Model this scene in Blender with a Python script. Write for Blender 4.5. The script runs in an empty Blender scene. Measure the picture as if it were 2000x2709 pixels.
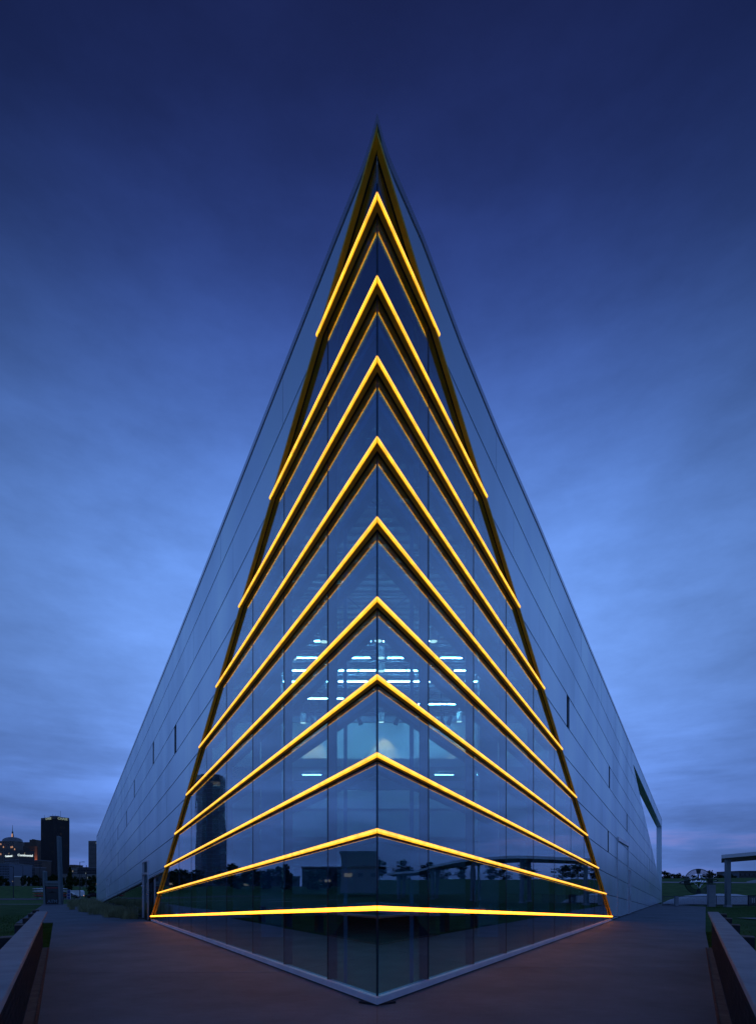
import bpy, bmesh, math, random
from math import radians, sin, cos, tan, atan, atan2, hypot, pi, sqrt
from mathutils import Vector, Matrix

random.seed(7)
scene = bpy.context.scene
C = scene.collection

# ------------------------------------------------------------------ camera
F = 1450.0            # focal length in photograph pixels (2000 px wide)
CX, HY = 998.0, 2353.0   # principal column and horizon row
H = 1.6               # eye height
cam_d = bpy.data.cameras.new('camera')
cam = bpy.data.objects.new('camera', cam_d); C.objects.link(cam)
cam.location = (0, 0, H)
cam.rotation_euler = (radians(90), 0, 0)
cam_d.sensor_fit = 'HORIZONTAL'
cam_d.sensor_width = 36.0
cam_d.lens = 36.0 * F / 2000.0
cam_d.shift_x = (1000 - CX) / 2000.0
cam_d.shift_y = (HY - 2709 / 2.0) / 2000.0
cam_d.clip_start = 0.05
cam_d.clip_end = 30000
scene.camera = cam

# ------------------------------------------------------------------ world: dusk sky
SKY_GAIN = 1.10
world = bpy.data.worlds.new('World'); scene.world = world
world.use_nodes = True
nt = world.node_tree; nt.nodes.clear()
def wn(t, **kw):
    n = nt.nodes.new(t)
    for k, v in kw.items(): setattr(n, k, v)
    return n
def wmath(op, a, b=None, c=None, clamp=False):
    n = wn('ShaderNodeMath', operation=op, use_clamp=clamp)
    for i, v in enumerate((a, b, c)):
        if v is None: continue
        if isinstance(v, (int, float)): n.inputs[i].default_value = v
        else: nt.links.new(v, n.inputs[i])
    return n.outputs[0]
tc = wn('ShaderNodeTexCoord')
sep = wn('ShaderNodeSeparateXYZ'); nt.links.new(tc.outputs['Generated'], sep.inputs[0])
el = wmath('DIVIDE', wmath('ARCSINE', sep.outputs['Z']), pi / 2)          # -1..1
hor = wmath('SQRT', wmath('ADD', wmath('MULTIPLY', sep.outputs['X'], sep.outputs['X']), wmath('MULTIPLY', sep.outputs['Y'], sep.outputs['Y'])))
azc = wmath('DIVIDE', sep.outputs['Y'], wmath('MAXIMUM', hor, 0.001))     # 1 towards the afterglow, -1 behind
ramp = wn('ShaderNodeValToRGB'); nt.links.new(el, ramp.inputs[0])
cr = ramp.color_ramp; cr.interpolation = 'B_SPLINE'
def stops(cr, lst):
    while len(cr.elements) > 1: cr.elements.remove(cr.elements[-1])
    cr.elements[0].position = lst[0][0]; cr.elements[0].color = (*lst[0][1], 1)
    for p, c in lst[1:]:
        e = cr.elements.new(p); e.color = (*c, 1)
stops(cr, [(0.0, (0.060, 0.126, 0.37)), (0.06, (0.074, 0.152, 0.44)), (0.13, (0.098, 0.202, 0.55)),
           (0.22, (0.122, 0.248, 0.62)), (0.32, (0.108, 0.230, 0.60)), (0.42, (0.050, 0.112, 0.345)),
           (0.52, (0.015, 0.031, 0.142)), (0.63, (0.0052, 0.0088, 0.041)), (0.80, (0.0036, 0.0058, 0.027)), (1.0, (0.004, 0.006, 0.026))])
# azimuth falloff away from the afterglow
azf = wn('ShaderNodeMapRange'); azf.interpolation_type = 'SMOOTHSTEP'
nt.links.new(azc, azf.inputs['Value'])
for k, v in (('From Min', 0.80), ('From Max', 0.99), ('To Min', 0.86), ('To Max', 1.48)): azf.inputs[k].default_value = v
# clouds: long streaks that thin out with height
mp = wn('ShaderNodeMapping'); mp.inputs['Scale'].default_value = (2.2, 2.2, 15.0)
nt.links.new(tc.outputs['Generated'], mp.inputs[0])
nz = wn('ShaderNodeTexNoise'); nz.inputs['Scale'].default_value = 1.5; nz.inputs['Detail'].default_value = 6; nz.inputs['Roughness'].default_value = 0.55
nt.links.new(mp.outputs[0], nz.inputs['Vector'])
cl = wn('ShaderNodeMapRange'); nt.links.new(nz.outputs[0], cl.inputs['Value']); cl.interpolation_type = 'SMOOTHSTEP'
for k, v in (('From Min', 0.36), ('From Max', 0.66), ('To Min', 0.80), ('To Max', 1.22)): cl.inputs[k].default_value = v
clw = wn('ShaderNodeMapRange'); nt.links.new(el, clw.inputs['Value']); clw.interpolation_type = 'SMOOTHSTEP'
for k, v in (('From Min', 0.06), ('From Max', 0.24), ('To Min', 1.0), ('To Max', 0.12)): clw.inputs[k].default_value = v
clf = wmath('ADD', 1.0, wmath('MULTIPLY', clw.outputs[0], wmath('SUBTRACT', cl.outputs[0], 1.0)))
# soft mottling higher up
nz2 = wn('ShaderNodeTexNoise'); nz2.inputs['Scale'].default_value = 4.6; nz2.inputs['Detail'].default_value = 10; nz2.inputs['Roughness'].default_value = 0.62
mp2 = wn('ShaderNodeMapping'); mp2.inputs['Scale'].default_value = (1.0, 1.0, 2.6); mp2.inputs['Rotation'].default_value = (0.0, 0.12, 0.3)
nt.links.new(tc.outputs['Generated'], mp2.inputs[0]); nt.links.new(mp2.outputs[0], nz2.inputs['Vector'])
mot = wmath('ADD', 0.60, wmath('MULTIPLY', nz2.outputs[0], 0.8))
# pink remains of the sunset in gaps close to the horizon
pk = wn('ShaderNodeMapRange'); nt.links.new(nz.outputs[0], pk.inputs['Value']); pk.interpolation_type = 'SMOOTHSTEP'
for k, v in (('From Min', 0.52), ('From Max', 0.70), ('To Min', 0.0), ('To Max', 1.0)): pk.inputs[k].default_value = v
pke = wn('ShaderNodeMapRange'); nt.links.new(wmath('ABSOLUTE', wmath('SUBTRACT', el, 0.045)), pke.inputs['Value']); pke.interpolation_type = 'SMOOTHSTEP'
for k, v in (('From Min', 0.0), ('From Max', 0.05), ('To Min', 0.45), ('To Max', 0.0)): pke.inputs[k].default_value = v
pkf = wmath('MULTIPLY', pk.outputs[0], pke.outputs[0])
mixp = wn('ShaderNodeMix', data_type='RGBA'); nt.links.new(pkf, mixp.inputs[0])
nt.links.new(ramp.outputs[0], mixp.inputs[6]); mixp.inputs[7].default_value = (0.20, 0.16, 0.36, 1)
tot = wmath('MULTIPLY', wmath('MULTIPLY', azf.outputs[0], clf), mot)
bg = wn('ShaderNodeBackground'); nt.links.new(mixp.outputs[2], bg.inputs['Color'])
nt.links.new(wmath('MULTIPLY', tot, SKY_GAIN), bg.inputs['Strength'])
sky = wn('ShaderNodeTexSky', sky_type='NISHITA'); sky.sun_disc = False
sky.sun_elevation = radians(-5.0); sky.sun_rotation = 0.0
bg2 = wn('ShaderNodeBackground'); nt.links.new(sky.outputs[0], bg2.inputs['Color']); bg2.inputs['Strength'].default_value = 0.05
add = wn('ShaderNodeAddShader'); nt.links.new(bg.outputs[0], add.inputs[0]); nt.links.new(bg2.outputs[0], add.inputs[1])
wo = wn('ShaderNodeOutputWorld'); nt.links.new(add.outputs[0], wo.inputs[0])

scene.view_settings.view_transform = 'Standard'
scene.view_settings.look = 'None'
scene.view_settings.exposure = 0.0
scene.view_settings.gamma = 1.0
scene.cycles.use_denoising = True
scene.cycles.max_bounces = 8
scene.cycles.transparent_max_bounces = 16
scene.cycles.sample_clamp_indirect = 4.0

# ------------------------------------------------------------------ helpers
def ss(a, b, x):
    t = max(0.0, min(1.0, (x - a) / (b - a))); return t * t * (3 - 2 * t)
def lerp(a, b, t): return a + (b - a) * t

def G(x, y, z=0.0):
    """photograph pixel -> point on the level plane z"""
    D = (H - z) * F / (y - HY)
    return Vector(((x - CX) / F * D, D, z))
def at(x, y, D):
    """photograph pixel at distance D"""
    return Vector(((x - CX) / F * D, D, H + (HY - y) / F * D))

def tag(o, label=None, cat=None, group=None, kind=None):
    if label: o['label'] = label
    if cat: o['category'] = cat
    if group: o['group'] = group
    if kind: o['kind'] = kind
    return o
BASE = {}
def thing(name, loc, label, cat, group=None):
    o = bpy.data.objects.new(name, None); C.objects.link(o)
    o.location = loc; o.empty_display_size = 0.2
    BASE[o.name] = Vector(loc)
    return tag(o, label, cat, group)

class MB:
    def __init__(s): s.v = []; s.f = []; s.m = []; s.cur = 0
    def add(s, vs, fs):
        b = len(s.v); s.v += [tuple(v) for v in vs]
        for f in fs: s.f.append(tuple(b + i for i in f)); s.m.append(s.cur)
        return s
    def box(s, c, d, rz=0.0):
        x, y, z = d[0] / 2, d[1] / 2, d[2] / 2
        cz, sz = cos(rz), sin(rz)
        vs = []
        for k in (-z, z):
            for (i, j) in ((-x, -y), (x, -y), (x, y), (-x, y)):
                vs.append((c[0] + i * cz - j * sz, c[1] + i * sz + j * cz, c[2] + k))
        return s.add(vs, [(0, 3, 2, 1), (4, 5, 6, 7), (0, 1, 5, 4), (1, 2, 6, 5), (2, 3, 7, 6), (3, 0, 4, 7)])
    def hexa(s, a, b):
        """two quads (lists of 4 points) joined into a solid"""
        return s.add(list(a) + list(b), [(0, 3, 2, 1), (4, 5, 6, 7), (0, 1, 5, 4), (1, 2, 6, 5), (2, 3, 7, 6), (3, 0, 4, 7)])
    def prism(s, lo, hi):
        n = len(lo)
        return s.add(list(lo) + list(hi), [tuple(range(n - 1, -1, -1)), tuple(range(n, 2 * n))] + [(i, (i + 1) % n, n + (i + 1) % n, n + i) for i in range(n)])
    def tube(s, pts, r, n=8, caps=True, closed=False):
        pts = [Vector(p) for p in pts]; rings = []
        up = Vector((0, 0, 1))
        N = len(pts)
        for i, p in enumerate(pts):
            if closed: d = pts[(i + 1) % N] - pts[i - 1]
            else: d = (pts[min(i + 1, N - 1)] - pts[max(i - 1, 0)])
            d.normalize()
            a = d.cross(up)
            if a.length < 1e-3: a = d.cross(Vector((1, 0, 0)))
            a.normalize(); b = d.cross(a)
            rr = r[i] if isinstance(r, (list, tuple)) else r
            rings.append([p + (a * cos(2 * pi * k / n) + b * sin(2 * pi * k / n)) * rr for k in range(n)])
        vs = [q for ring in rings for q in ring]; fs = []
        for i in range(N if closed else N - 1):
            j = (i + 1) % N
            for k in range(n): fs.append((i * n + k, i * n + (k + 1) % n, j * n + (k + 1) % n, j * n + k))
        if caps and not closed:
            fs.append(tuple(range(n - 1, -1, -1))); fs.append(tuple((N - 1) * n + k for k in range(n)))
        return s.add(vs, fs)
    def lathe(s, prof, c, n=16):
        vs = []; fs = []
        for (r, z) in prof:
            for k in range(n): vs.append((c[0] + r * cos(2 * pi * k / n), c[1] + r * sin(2 * pi * k / n), c[2] + z))
        for i in range(len(prof) - 1):
            for k in range(n): fs.append((i * n + k, i * n + (k + 1) % n, (i + 1) * n + (k + 1) % n, (i + 1) * n + k))
        return s.add(vs, fs)
    def build(s, name, mat, parent=None, smooth=False, base=None):
        me = bpy.data.meshes.new(name)
        off = Vector((0, 0, 0))
        if base is not None: off = Vector(base)
        elif parent is not None:
            p = parent
            while p is not None:
                if p.name in BASE: off = off + BASE[p.name]
                p = p.parent
        vs = [(v[0] - off.x, v[1] - off.y, v[2] - off.z) for v in s.v] if off.length else s.v
        me.from_pydata(vs, [], s.f)
        mats = mat if isinstance(mat, (list, tuple)) else [mat]
        for m in mats: me.materials.append(m)
        if len(mats) > 1: me.polygons.foreach_set('material_index', s.m)
        if smooth: me.polygons.foreach_set('use_smooth', [True] * len(me.polygons))
        bm = bmesh.new(); bm.from_mesh(me); bmesh.ops.recalc_face_normals(bm, faces=bm.faces); bm.to_mesh(me); bm.free()
        me.update()
        o = bpy.data.objects.new(name, me); C.objects.link(o)
        if base is not None and parent is None: o.location = base
        if parent is not None: o.parent = parent
        return o

def text_mesh(body, size, extrude=0.01, bold=False):
    cu = bpy.data.curves.new('lettering', 'FONT'); cu.body = body; cu.size = size
    cu.align_x = 'CENTER'; cu.align_y = 'CENTER'; cu.extrude = extrude; cu.resolution_u = 3
    if bold: cu.offset = size * 0.02
    o = bpy.data.objects.new('lettering', cu); C.objects.link(o)
    dg = bpy.context.evaluated_depsgraph_get()
    me = bpy.data.meshes.new_from_object(o.evaluated_get(dg))
    bpy.data.objects.remove(o); bpy.data.curves.remove(cu)
    return me
def text_obj(name, body, size, loc, mat, parent, rz=0.0, extrude=0.01, bold=False, sx=1.0):
    me = text_mesh(body, size, extrude, bold); me.materials.clear(); me.materials.append(mat); me.name = name
    R = Matrix.Translation(Vector(loc)) @ Matrix.Rotation(rz, 4, 'Z') @ Matrix.Rotation(radians(90), 4, 'X') @ Matrix.Diagonal((sx, 1, 1, 1))
    off = Vector((0, 0, 0)); p = parent
    while p is not None:
        if p.name in BASE: off = off + BASE[p.name]
        p = p.parent
    me.transform(Matrix.Translation(-off) @ R)
    o = bpy.data.objects.new(name, me); C.objects.link(o); o.parent = parent
    return o

# ------------------------------------------------------------------ materials
def mat(name, col, rough=0.6, metal=0.0, var=0.0, vscale=5.0, objvar=0.0, bump=0.0, bscale=40.0, stretch=(1, 1, 1), spec=0.5, detail=5):
    m = bpy.data.materials.new(name); m.use_nodes = True
    t = m.node_tree; b = t.nodes['Principled BSDF']
    b.inputs['Base Color'].default_value = (*col, 1); b.inputs['Roughness'].default_value = rough
    b.inputs['Metallic'].default_value = metal; b.inputs['Specular IOR Level'].default_value = spec
    if var or bump:
        tcn = t.nodes.new('ShaderNodeTexCoord'); mpn = t.nodes.new('ShaderNodeMapping'); mpn.inputs['Scale'].default_value = stretch
        gn = t.nodes.new('ShaderNodeNewGeometry'); t.links.new(gn.outputs['Position'], mpn.inputs[0])
    if var:
        n = t.nodes.new('ShaderNodeTexNoise'); n.inputs['Scale'].default_value = vscale; n.inputs['Detail'].default_value = detail
        t.links.new(mpn.outputs[0], n.inputs['Vector'])
        r = t.nodes.new('ShaderNodeMapRange'); t.links.new(n.outputs[0], r.inputs['Value'])
        for k, v in (('From Min', 0.3), ('From Max', 0.7), ('To Min', 1 - var), ('To Max', 1 + var)): r.inputs[k].default_value = v
        hs = t.nodes.new('ShaderNodeHueSaturation'); hs.inputs['Color'].default_value = (*col, 1)
        vo = r.outputs[0]
        if objvar:
            oi = t.nodes.new('ShaderNodeObjectInfo'); mr_ = t.nodes.new('ShaderNodeMapRange'); t.links.new(oi.outputs['Random'], mr_.inputs['Value'])
            mr_.inputs['To Min'].default_value = 1 - objvar; mr_.inputs['To Max'].default_value = 1 + objvar
            mm_ = t.nodes.new('ShaderNodeMath'); mm_.operation = 'MULTIPLY'; t.links.new(vo, mm_.inputs[0]); t.links.new(mr_.outputs[0], mm_.inputs[1]); vo = mm_.outputs[0]
        t.links.new(vo, hs.inputs['Value']); t.links.new(hs.outputs[0], b.inputs['Base Color'])
        rr = t.nodes.new('ShaderNodeMapRange'); t.links.new(n.outputs[0], rr.inputs['Value'])
        for k, v in (('From Min', 0.3), ('From Max', 0.7), ('To Min', min(1, rough * 1.15)), ('To Max', rough * 0.85)): rr.inputs[k].default_value = v
        t.links.new(rr.outputs[0], b.inputs['Roughness'])
    if bump:
        n2 = t.nodes.new('ShaderNodeTexNoise'); n2.inputs['Scale'].default_value = bscale; n2.inputs['Detail'].default_value = 4
        t.links.new(mpn.outputs[0], n2.inputs['Vector'])
        bp = t.nodes.new('ShaderNodeBump'); bp.inputs['Strength'].default_value = bump; bp.inputs['Distance'].default_value = 0.02
        t.links.new(n2.outputs[0], bp.inputs['Height']); t.links.new(bp.outputs[0], b.inputs['Normal'])
    return m
def emit(name, col, strength):
    m = bpy.data.materials.new(name); m.use_nodes = True
    t = m.node_tree; b = t.nodes['Principled BSDF']
    b.inputs['Base Color'].default_value = (0.3, 0.3, 0.3, 1)
    b.inputs['Emission Color'].default_value = (*col, 1); b.inputs['Emission Strength'].default_value = strength
    return m
def glassmat(name, tint, ior=1.9, wave=0.0, refl=(1, 1, 1)):
    m = bpy.data.materials.new(name); m.use_nodes = True
    t = m.node_tree; t.nodes.clear()
    out = t.nodes.new('ShaderNodeOutputMaterial'); mx = t.nodes.new('ShaderNodeMixShader')
    tr = t.nodes.new('ShaderNodeBsdfTransparent'); tr.inputs[0].default_value = (*tint, 1)
    gl = t.nodes.new('ShaderNodeBsdfGlossy'); gl.inputs['Roughness'].default_value = 0.0; gl.inputs['Color'].default_value = (*refl, 1)
    fr = t.nodes.new('ShaderNodeFresnel'); fr.inputs['IOR'].default_value = ior
    # the coated face reflects the same amount from both sides: use the incidence angle only
    gn = t.nodes.new('ShaderNodeNewGeometry')
    lw = t.nodes.new('ShaderNodeLayerWeight'); lw.inputs['Blend'].default_value = 0.5
    pw = t.nodes.new('ShaderNodeMath'); pw.operation = 'POWER'; t.links.new(lw.outputs['Facing'], pw.inputs[0]); pw.inputs[1].default_value = 4.2
    mr = t.nodes.new('ShaderNodeMapRange'); t.links.new(pw.outputs[0], mr.inputs['Value'])
    f0 = ((ior - 1) / (ior + 1)) ** 2
    mr.inputs['To Min'].default_value = f0 * 2.2; mr.inputs['To Max'].default_value = 0.97
    t.links.new(mr.outputs[0], mx.inputs[0])
    t.links.new(tr.outputs[0], mx.inputs[1]); t.links.new(gl.outputs[0], mx.inputs[2]); t.links.new(mx.outputs[0], out.inputs[0])
    if wave:
        mp_ = t.nodes.new('ShaderNodeMapping'); mp_.inputs['Scale'].default_value = (1.3, 1.3, 0.35)
        t.links.new(gn.outputs['Position'], mp_.inputs[0])
        n = t.nodes.new('ShaderNodeTexNoise'); n.inputs['Scale'].default_value = 2.2; n.inputs['Detail'].default_value = 2
        t.links.new(mp_.outputs[0], n.inputs['Vector'])
        bp = t.nodes.new('ShaderNodeBump'); bp.inputs['Strength'].default_value = wave; bp.inputs['Distance'].default_value = 0.01
        t.links.new(n.outputs[0], bp.inputs['Height']); t.links.new(bp.outputs[0], gl.inputs['Normal'])
    return m

M = {}
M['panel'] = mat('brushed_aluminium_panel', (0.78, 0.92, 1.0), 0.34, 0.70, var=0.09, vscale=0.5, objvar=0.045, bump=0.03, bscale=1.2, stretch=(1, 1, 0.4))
M['coping'] = mat('bright_aluminium', (0.66, 0.67, 0.70), 0.30, 0.9, var=0.05, vscale=1.0)
M['black'] = mat('black_shadow_gap', (0.012, 0.012, 0.014), 0.8)
M['yellow'] = mat('amber_powder_coat', (0.92, 0.54, 0.015), 0.42, 0.0, var=0.12, vscale=3, spec=0.5)
M['glass'] = glassmat('blue_tinted_glass', (0.52, 0.86, 1.0), 1.95, wave=0.06)
M['darkglass'] = glassmat('dark_tinted_glass', (0.10, 0.16, 0.26), 1.7, wave=0.04)
M['mullion'] = mat('dark_mullion', (0.05, 0.05, 0.065), 0.4, 0.6)
M['sill'] = mat('anodised_sill', (0.85, 0.86, 0.92), 0.38, 0.3, var=0.08, vscale=2)
def deck_mat():
    m = bpy.data.materials.new('broomed_concrete'); m.use_nodes = True
    t = m.node_tree; b = t.nodes['Principled BSDF']; b.inputs['Roughness'].default_value = 0.8; b.inputs['Specular IOR Level'].default_value = 0.35
    g = t.nodes.new('ShaderNodeNewGeometry')
    def nz(scale, stretch, det, lo, hi, rough=0.55):
        mp_ = t.nodes.new('ShaderNodeMapping'); mp_.inputs['Scale'].default_value = stretch; t.links.new(g.outputs['Position'], mp_.inputs[0])
        n = t.nodes.new('ShaderNodeTexNoise'); n.inputs['Scale'].default_value = scale; n.inputs['Detail'].default_value = det; n.inputs['Roughness'].default_value = rough
        t.links.new(mp_.outputs[0], n.inputs['Vector'])
        r = t.nodes.new('ShaderNodeMapRange'); t.links.new(n.outputs[0], r.inputs['Value'])
        for k, v in (('From Min', 0.3), ('From Max', 0.7), ('To Min', lo), ('To Max', hi)): r.inputs[k].default_value = v
        return r.outputs[0], n.outputs[0]
    def mul(a, b_):
        n = t.nodes.new('ShaderNodeMath'); n.operation = 'MULTIPLY'; t.links.new(a, n.inputs[0]); t.links.new(b_, n.inputs[1]); return n.outputs[0]
    st, _ = nz(0.55, (1, 1, 1), 8, 0.72, 1.22, 0.65)          # stains and old damp
    br, brn = nz(9.0, (0.35, 9.0, 1), 3, 0.84, 1.14)          # broom strokes
    sp, spn = nz(70.0, (1, 1, 1), 3, 0.72, 1.25, 0.7)         # sand and pores
    oi = t.nodes.new('ShaderNodeObjectInfo'); r = t.nodes.new('ShaderNodeMapRange'); t.links.new(oi.outputs['Random'], r.inputs['Value']); r.inputs['To Min'].default_value = 0.93; r.inputs['To Max'].default_value = 1.07
    v = mul(mul(st, br), mul(sp, r.outputs[0]))
    hs = t.nodes.new('ShaderNodeHueSaturation'); hs.inputs['Color'].default_value = (0.165, 0.188, 0.215, 1); t.links.new(v, hs.inputs['Value']); t.links.new(hs.outputs[0], b.inputs['Base Color'])
    bp = t.nodes.new('ShaderNodeBump'); bp.inputs['Strength'].default_value = 0.5; bp.inputs['Distance'].default_value = 0.006; t.links.new(mul(brn, spn), bp.inputs['Height']); t.links.new(bp.outputs[0], b.inputs['Normal'])
    return m
M['concrete'] = deck_mat()
M['concrete2'] = mat('smooth_concrete', (0.28, 0.31, 0.34), 0.7, var=0.12, vscale=2.4, bump=0.2, bscale=30, detail=8)
M['kerb'] = mat('stained_concrete', (0.12, 0.105, 0.09), 0.85, var=0.2, vscale=5, bump=0.3, bscale=30)
M['rust'] = mat('rusted_steel', (0.11, 0.045, 0.02), 0.85, var=0.3, vscale=12)
M['darkmetal'] = mat('dark_weathered_steel', (0.028, 0.033, 0.040), 0.6, 0.4, var=0.2, vscale=8)
M['wire'] = mat('galvanised_wire', (0.16, 0.165, 0.18), 0.45, 0.8)
M['lawn'] = mat('mown_lawn', (0.045, 0.12, 0.012), 0.95, var=0.35, vscale=0.6, bump=0.6, bscale=18, spec=0.1, detail=10)
M['blade'] = mat('grass_blade', (0.05, 0.115, 0.016), 0.8, var=0.3, vscale=2, spec=0.2)
M['reed'] = mat('ornamental_grass_blade', (0.34, 0.34, 0.17), 0.8, var=0.35, vscale=1.5, spec=0.2)
M['asphalt'] = mat('asphalt', (0.055, 0.055, 0.06), 0.9, var=0.15, vscale=1.5)
M['path'] = mat('path_concrete', (0.28, 0.28, 0.28), 0.85, var=0.1, vscale=0.8)
M['soil'] = mat('planting_soil', (0.045, 0.04, 0.022), 0.95, var=0.3, vscale=3)
M['bark'] = mat('bark', (0.05, 0.038, 0.028), 0.9)
M['leaf'] = mat('dark_foliage', (0.022, 0.042, 0.016), 0.9, var=0.5, vscale=0.9, spec=0.03)
M['leaf2'] = mat('olive_foliage', (0.03, 0.046, 0.018), 0.9, var=0.5, vscale=0.7, spec=0.03)
M['white'] = mat('white_paint', (0.72, 0.73, 0.75), 0.45, var=0.05, vscale=1)
M['interior_white'] = mat('interior_white_paint', (0.66, 0.68, 0.70), 0.7, var=0.05, vscale=0.7)
M['interior_steel'] = mat('interior_painted_steel', (0.26, 0.30, 0.36), 0.55, 0.1, var=0.08, vscale=2)
M['interior_floor'] = mat('interior_dark_floor', (0.016, 0.016, 0.018), 0.6, var=0.15, vscale=1.2)
M['deckmetal'] = mat('galvanised_roof_deck', (0.42, 0.44, 0.47), 0.5, 0.4, var=0.08, vscale=0.8)
M['tower'] = mat('dark_tower_cladding', (0.055, 0.050, 0.055), 0.5, 0.2)
M['towerglass'] = mat('tower_dark_glass', (0.02, 0.022, 0.03), 0.15, 0.0, spec=0.8)
M['brick'] = mat('brown_brick_facade', (0.11, 0.075, 0.06), 0.85, var=0.1, vscale=0.1)
M['stone'] = mat('limestone_facade', (0.17, 0.145, 0.13), 0.85, var=0.1, vscale=0.1)
M['beige'] = mat('beige_render', (0.22, 0.20, 0.18), 0.85, var=0.1, vscale=0.1)
M['roofgrey'] = mat('grey_roof_sheet', (0.20, 0.21, 0.23), 0.6)
M['bluegrey'] = mat('blue_grey_cladding', (0.10, 0.13, 0.18), 0.5)
M['carpaint'] = mat('black_car_paint', (0.012, 0.012, 0.015), 0.18, 0.3, spec=0.7)
M['tyre'] = mat('tyre_rubber', (0.012, 0.012, 0.012), 0.9)
M['chrome'] = mat('polished_steel', (0.78, 0.79, 0.80), 0.06, 1.0)
M['greensteel'] = mat('dark_green_steel', (0.03, 0.045, 0.045), 0.4, 0.5)
M['wood'] = mat('timber_soffit', (0.23, 0.11, 0.05), 0.6, var=0.2, vscale=2, stretch=(6, 0.6, 1))
M['orange'] = mat('orange_hull', (0.40, 0.09, 0.02), 0.35)
M['red'] = mat('red_paint', (0.35, 0.03, 0.03), 0.4)
M['bluepaint'] = mat('blue_sign_paint', (0.03, 0.07, 0.22), 0.5)
M['kiosk_post'] = mat('kiosk_grey_green', (0.16, 0.20, 0.215), 0.5, 0.2, var=0.06, vscale=2)
M['tarp'] = mat('white_membrane', (0.80, 0.83, 0.88), 0.55, var=0.06, vscale=0.7, bump=0.15, bscale=2)
# lamps and lit things
M['led'] = emit('amber_led_lens', (1.0, 0.46, 0.010), 1.6)
M['ledcore'] = emit('amber_led_core', (1.0, 0.44, 0.04), 2.3)
M['led_low'] = emit('amber_led_lens_lowest', (1.0, 0.285, 0.004), 6.0)
M['ledcore_low'] = emit('amber_led_core_lowest', (1.0, 0.275, 0.012), 7.2)
for key in ('led', 'ledcore', 'led_low', 'ledcore_low'):
    t_ = M[key].node_tree; n_ = t_.nodes.new('ShaderNodeTexNoise'); n_.inputs['Scale'].default_value = 6.0; n_.inputs['Detail'].default_value = 3
    g_ = t_.nodes.new('ShaderNodeNewGeometry'); t_.links.new(g_.outputs['Position'], n_.inputs['Vector'])
    st_ = t_.nodes['Principled BSDF'].inputs['Emission Strength'].default_value
    r_ = t_.nodes.new('ShaderNodeMapRange'); t_.links.new(n_.outputs[0], r_.inputs['Value'])
    for k_, v_ in (('From Min', 0.3), ('From Max', 0.7), ('To Min', st_ * 0.72), ('To Max', st_ * 1.2)): r_.inputs[k_].default_value = v_
    t_.links.new(r_.outputs[0], t_.nodes['Principled BSDF'].inputs['Emission Strength'])
M['tube'] = emit('fluorescent_tube', (0.52, 0.83, 1.0), 100)
M['tube_fill'] = emit('gallery_fill_tube', (0.55, 0.84, 1.0), 22)  # for the added fill strips below the gallery
M['warmdisc'] = emit('warm_downlight', (1.0, 0.72, 0.5), 2.5)
M['litwin'] = emit('lit_window', (1.0, 0.75, 0.35), 0.16)
M['litwin2'] = emit('lit_window_cool', (0.75, 0.9, 0.8), 0.16)
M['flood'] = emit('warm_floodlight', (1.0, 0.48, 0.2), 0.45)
M['signwhite'] = emit('lit_white_letters', (0.85, 1.0, 1.0), 0.9)
M['signdim'] = emit('dim_letters', (0.75, 0.9, 0.6), 0.22)
M['headlight'] = emit('headlight', (1.0, 0.55, 0.25), 1.6)
M['redlight'] = emit('red_light', (1.0, 0.04, 0.03), 0.8)
M['greenwhite'] = emit('green_white_lamp', (0.75, 1.0, 0.8), 1.6)

# ------------------------------------------------------------------ boathouse frame of reference
D0 = F * H / 309.0                       # distance to the prow
K = D0 / F                               # metres per pixel at the prow
A = {'L': atan(826 / F), 'R': atan(852 / F)}
SG = {'L': -1, 'R': 1}
VPX = {'L': 826.0, 'R': 852.0}
def P(side, t, z, o=0.0):
    a = A[side]; s = SG[side]
    return Vector((s * (t * sin(a) + o * cos(a)), D0 + t * cos(a) - o * sin(a), z))
def t_px(side, x):
    dx = abs(x - CX); r = 1 / (1 - dx / VPX[side])
    return (r - 1) * D0 / cos(A[side])
def r_t(side, t): return 1 + t * cos(A[side]) / D0
def tz_px(side, x, y):
    t = t_px(side, x); return t, H + (HY - y) * r_t(side, t) * K
def mitre(side, o): return -o / tan(A[side])

YC = [509.7, 730, 942, 1155, 1367, 1578.7, 1784.6, 1991.6, 2192.6, 2398.4]
ENDX = {'L': [692, 590, 522, 472, 435, 407, 382, 360, 344, 329], 'R': [960, 1064, 1136, 1190, 1229, 1260, 1284, 1308, 1325, 1338]}
ENDX = {s: [x * 1.2107 for x in v] for s, v in ENDX.items()}
ENDY = {'L': [732, 1085, 1328, 1502, 1635, 1743, 1826, 1898, 1958, 2008], 'R': [727, 1079, 1322, 1501, 1633, 1743, 1828, 1897, 1956, 2006]}
BO = 0.090                                   # how far the lamps stand off the glass
Z0 = []; TE = {'L': [], 'R': []}; _p = []
for i in range(10):
    zc = H + (HY - YC[i]) / F * (D0 - BO / sin(radians(30))) - 0.024
    tm = -BO / tan(radians(30)); Z0.append(zc)
    for s in 'LR':
        u = abs(ENDX[s][i] - CX) / F; a = A[s]
        t = (u * (D0 - BO * sin(a)) - BO * cos(a)) / (sin(a) - u * cos(a))
        ze = H + (HY - ENDY[s][i] * 1.2107) / F * (D0 + t * cos(a) - BO * sin(a))
        TE[s].append(t); _p.append((zc - ze) / (t - tm))
PITCH = sum(_p[2:]) / len(_p[2:])           # fall of the bars per metre along the wall
Z0 = [z - PITCH * BO / tan(radians(30)) for z in Z0]
def line(i): return lambda t: Z0[i] - PITCH * t
LINES = [line(i) for i in range(10)]
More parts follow.
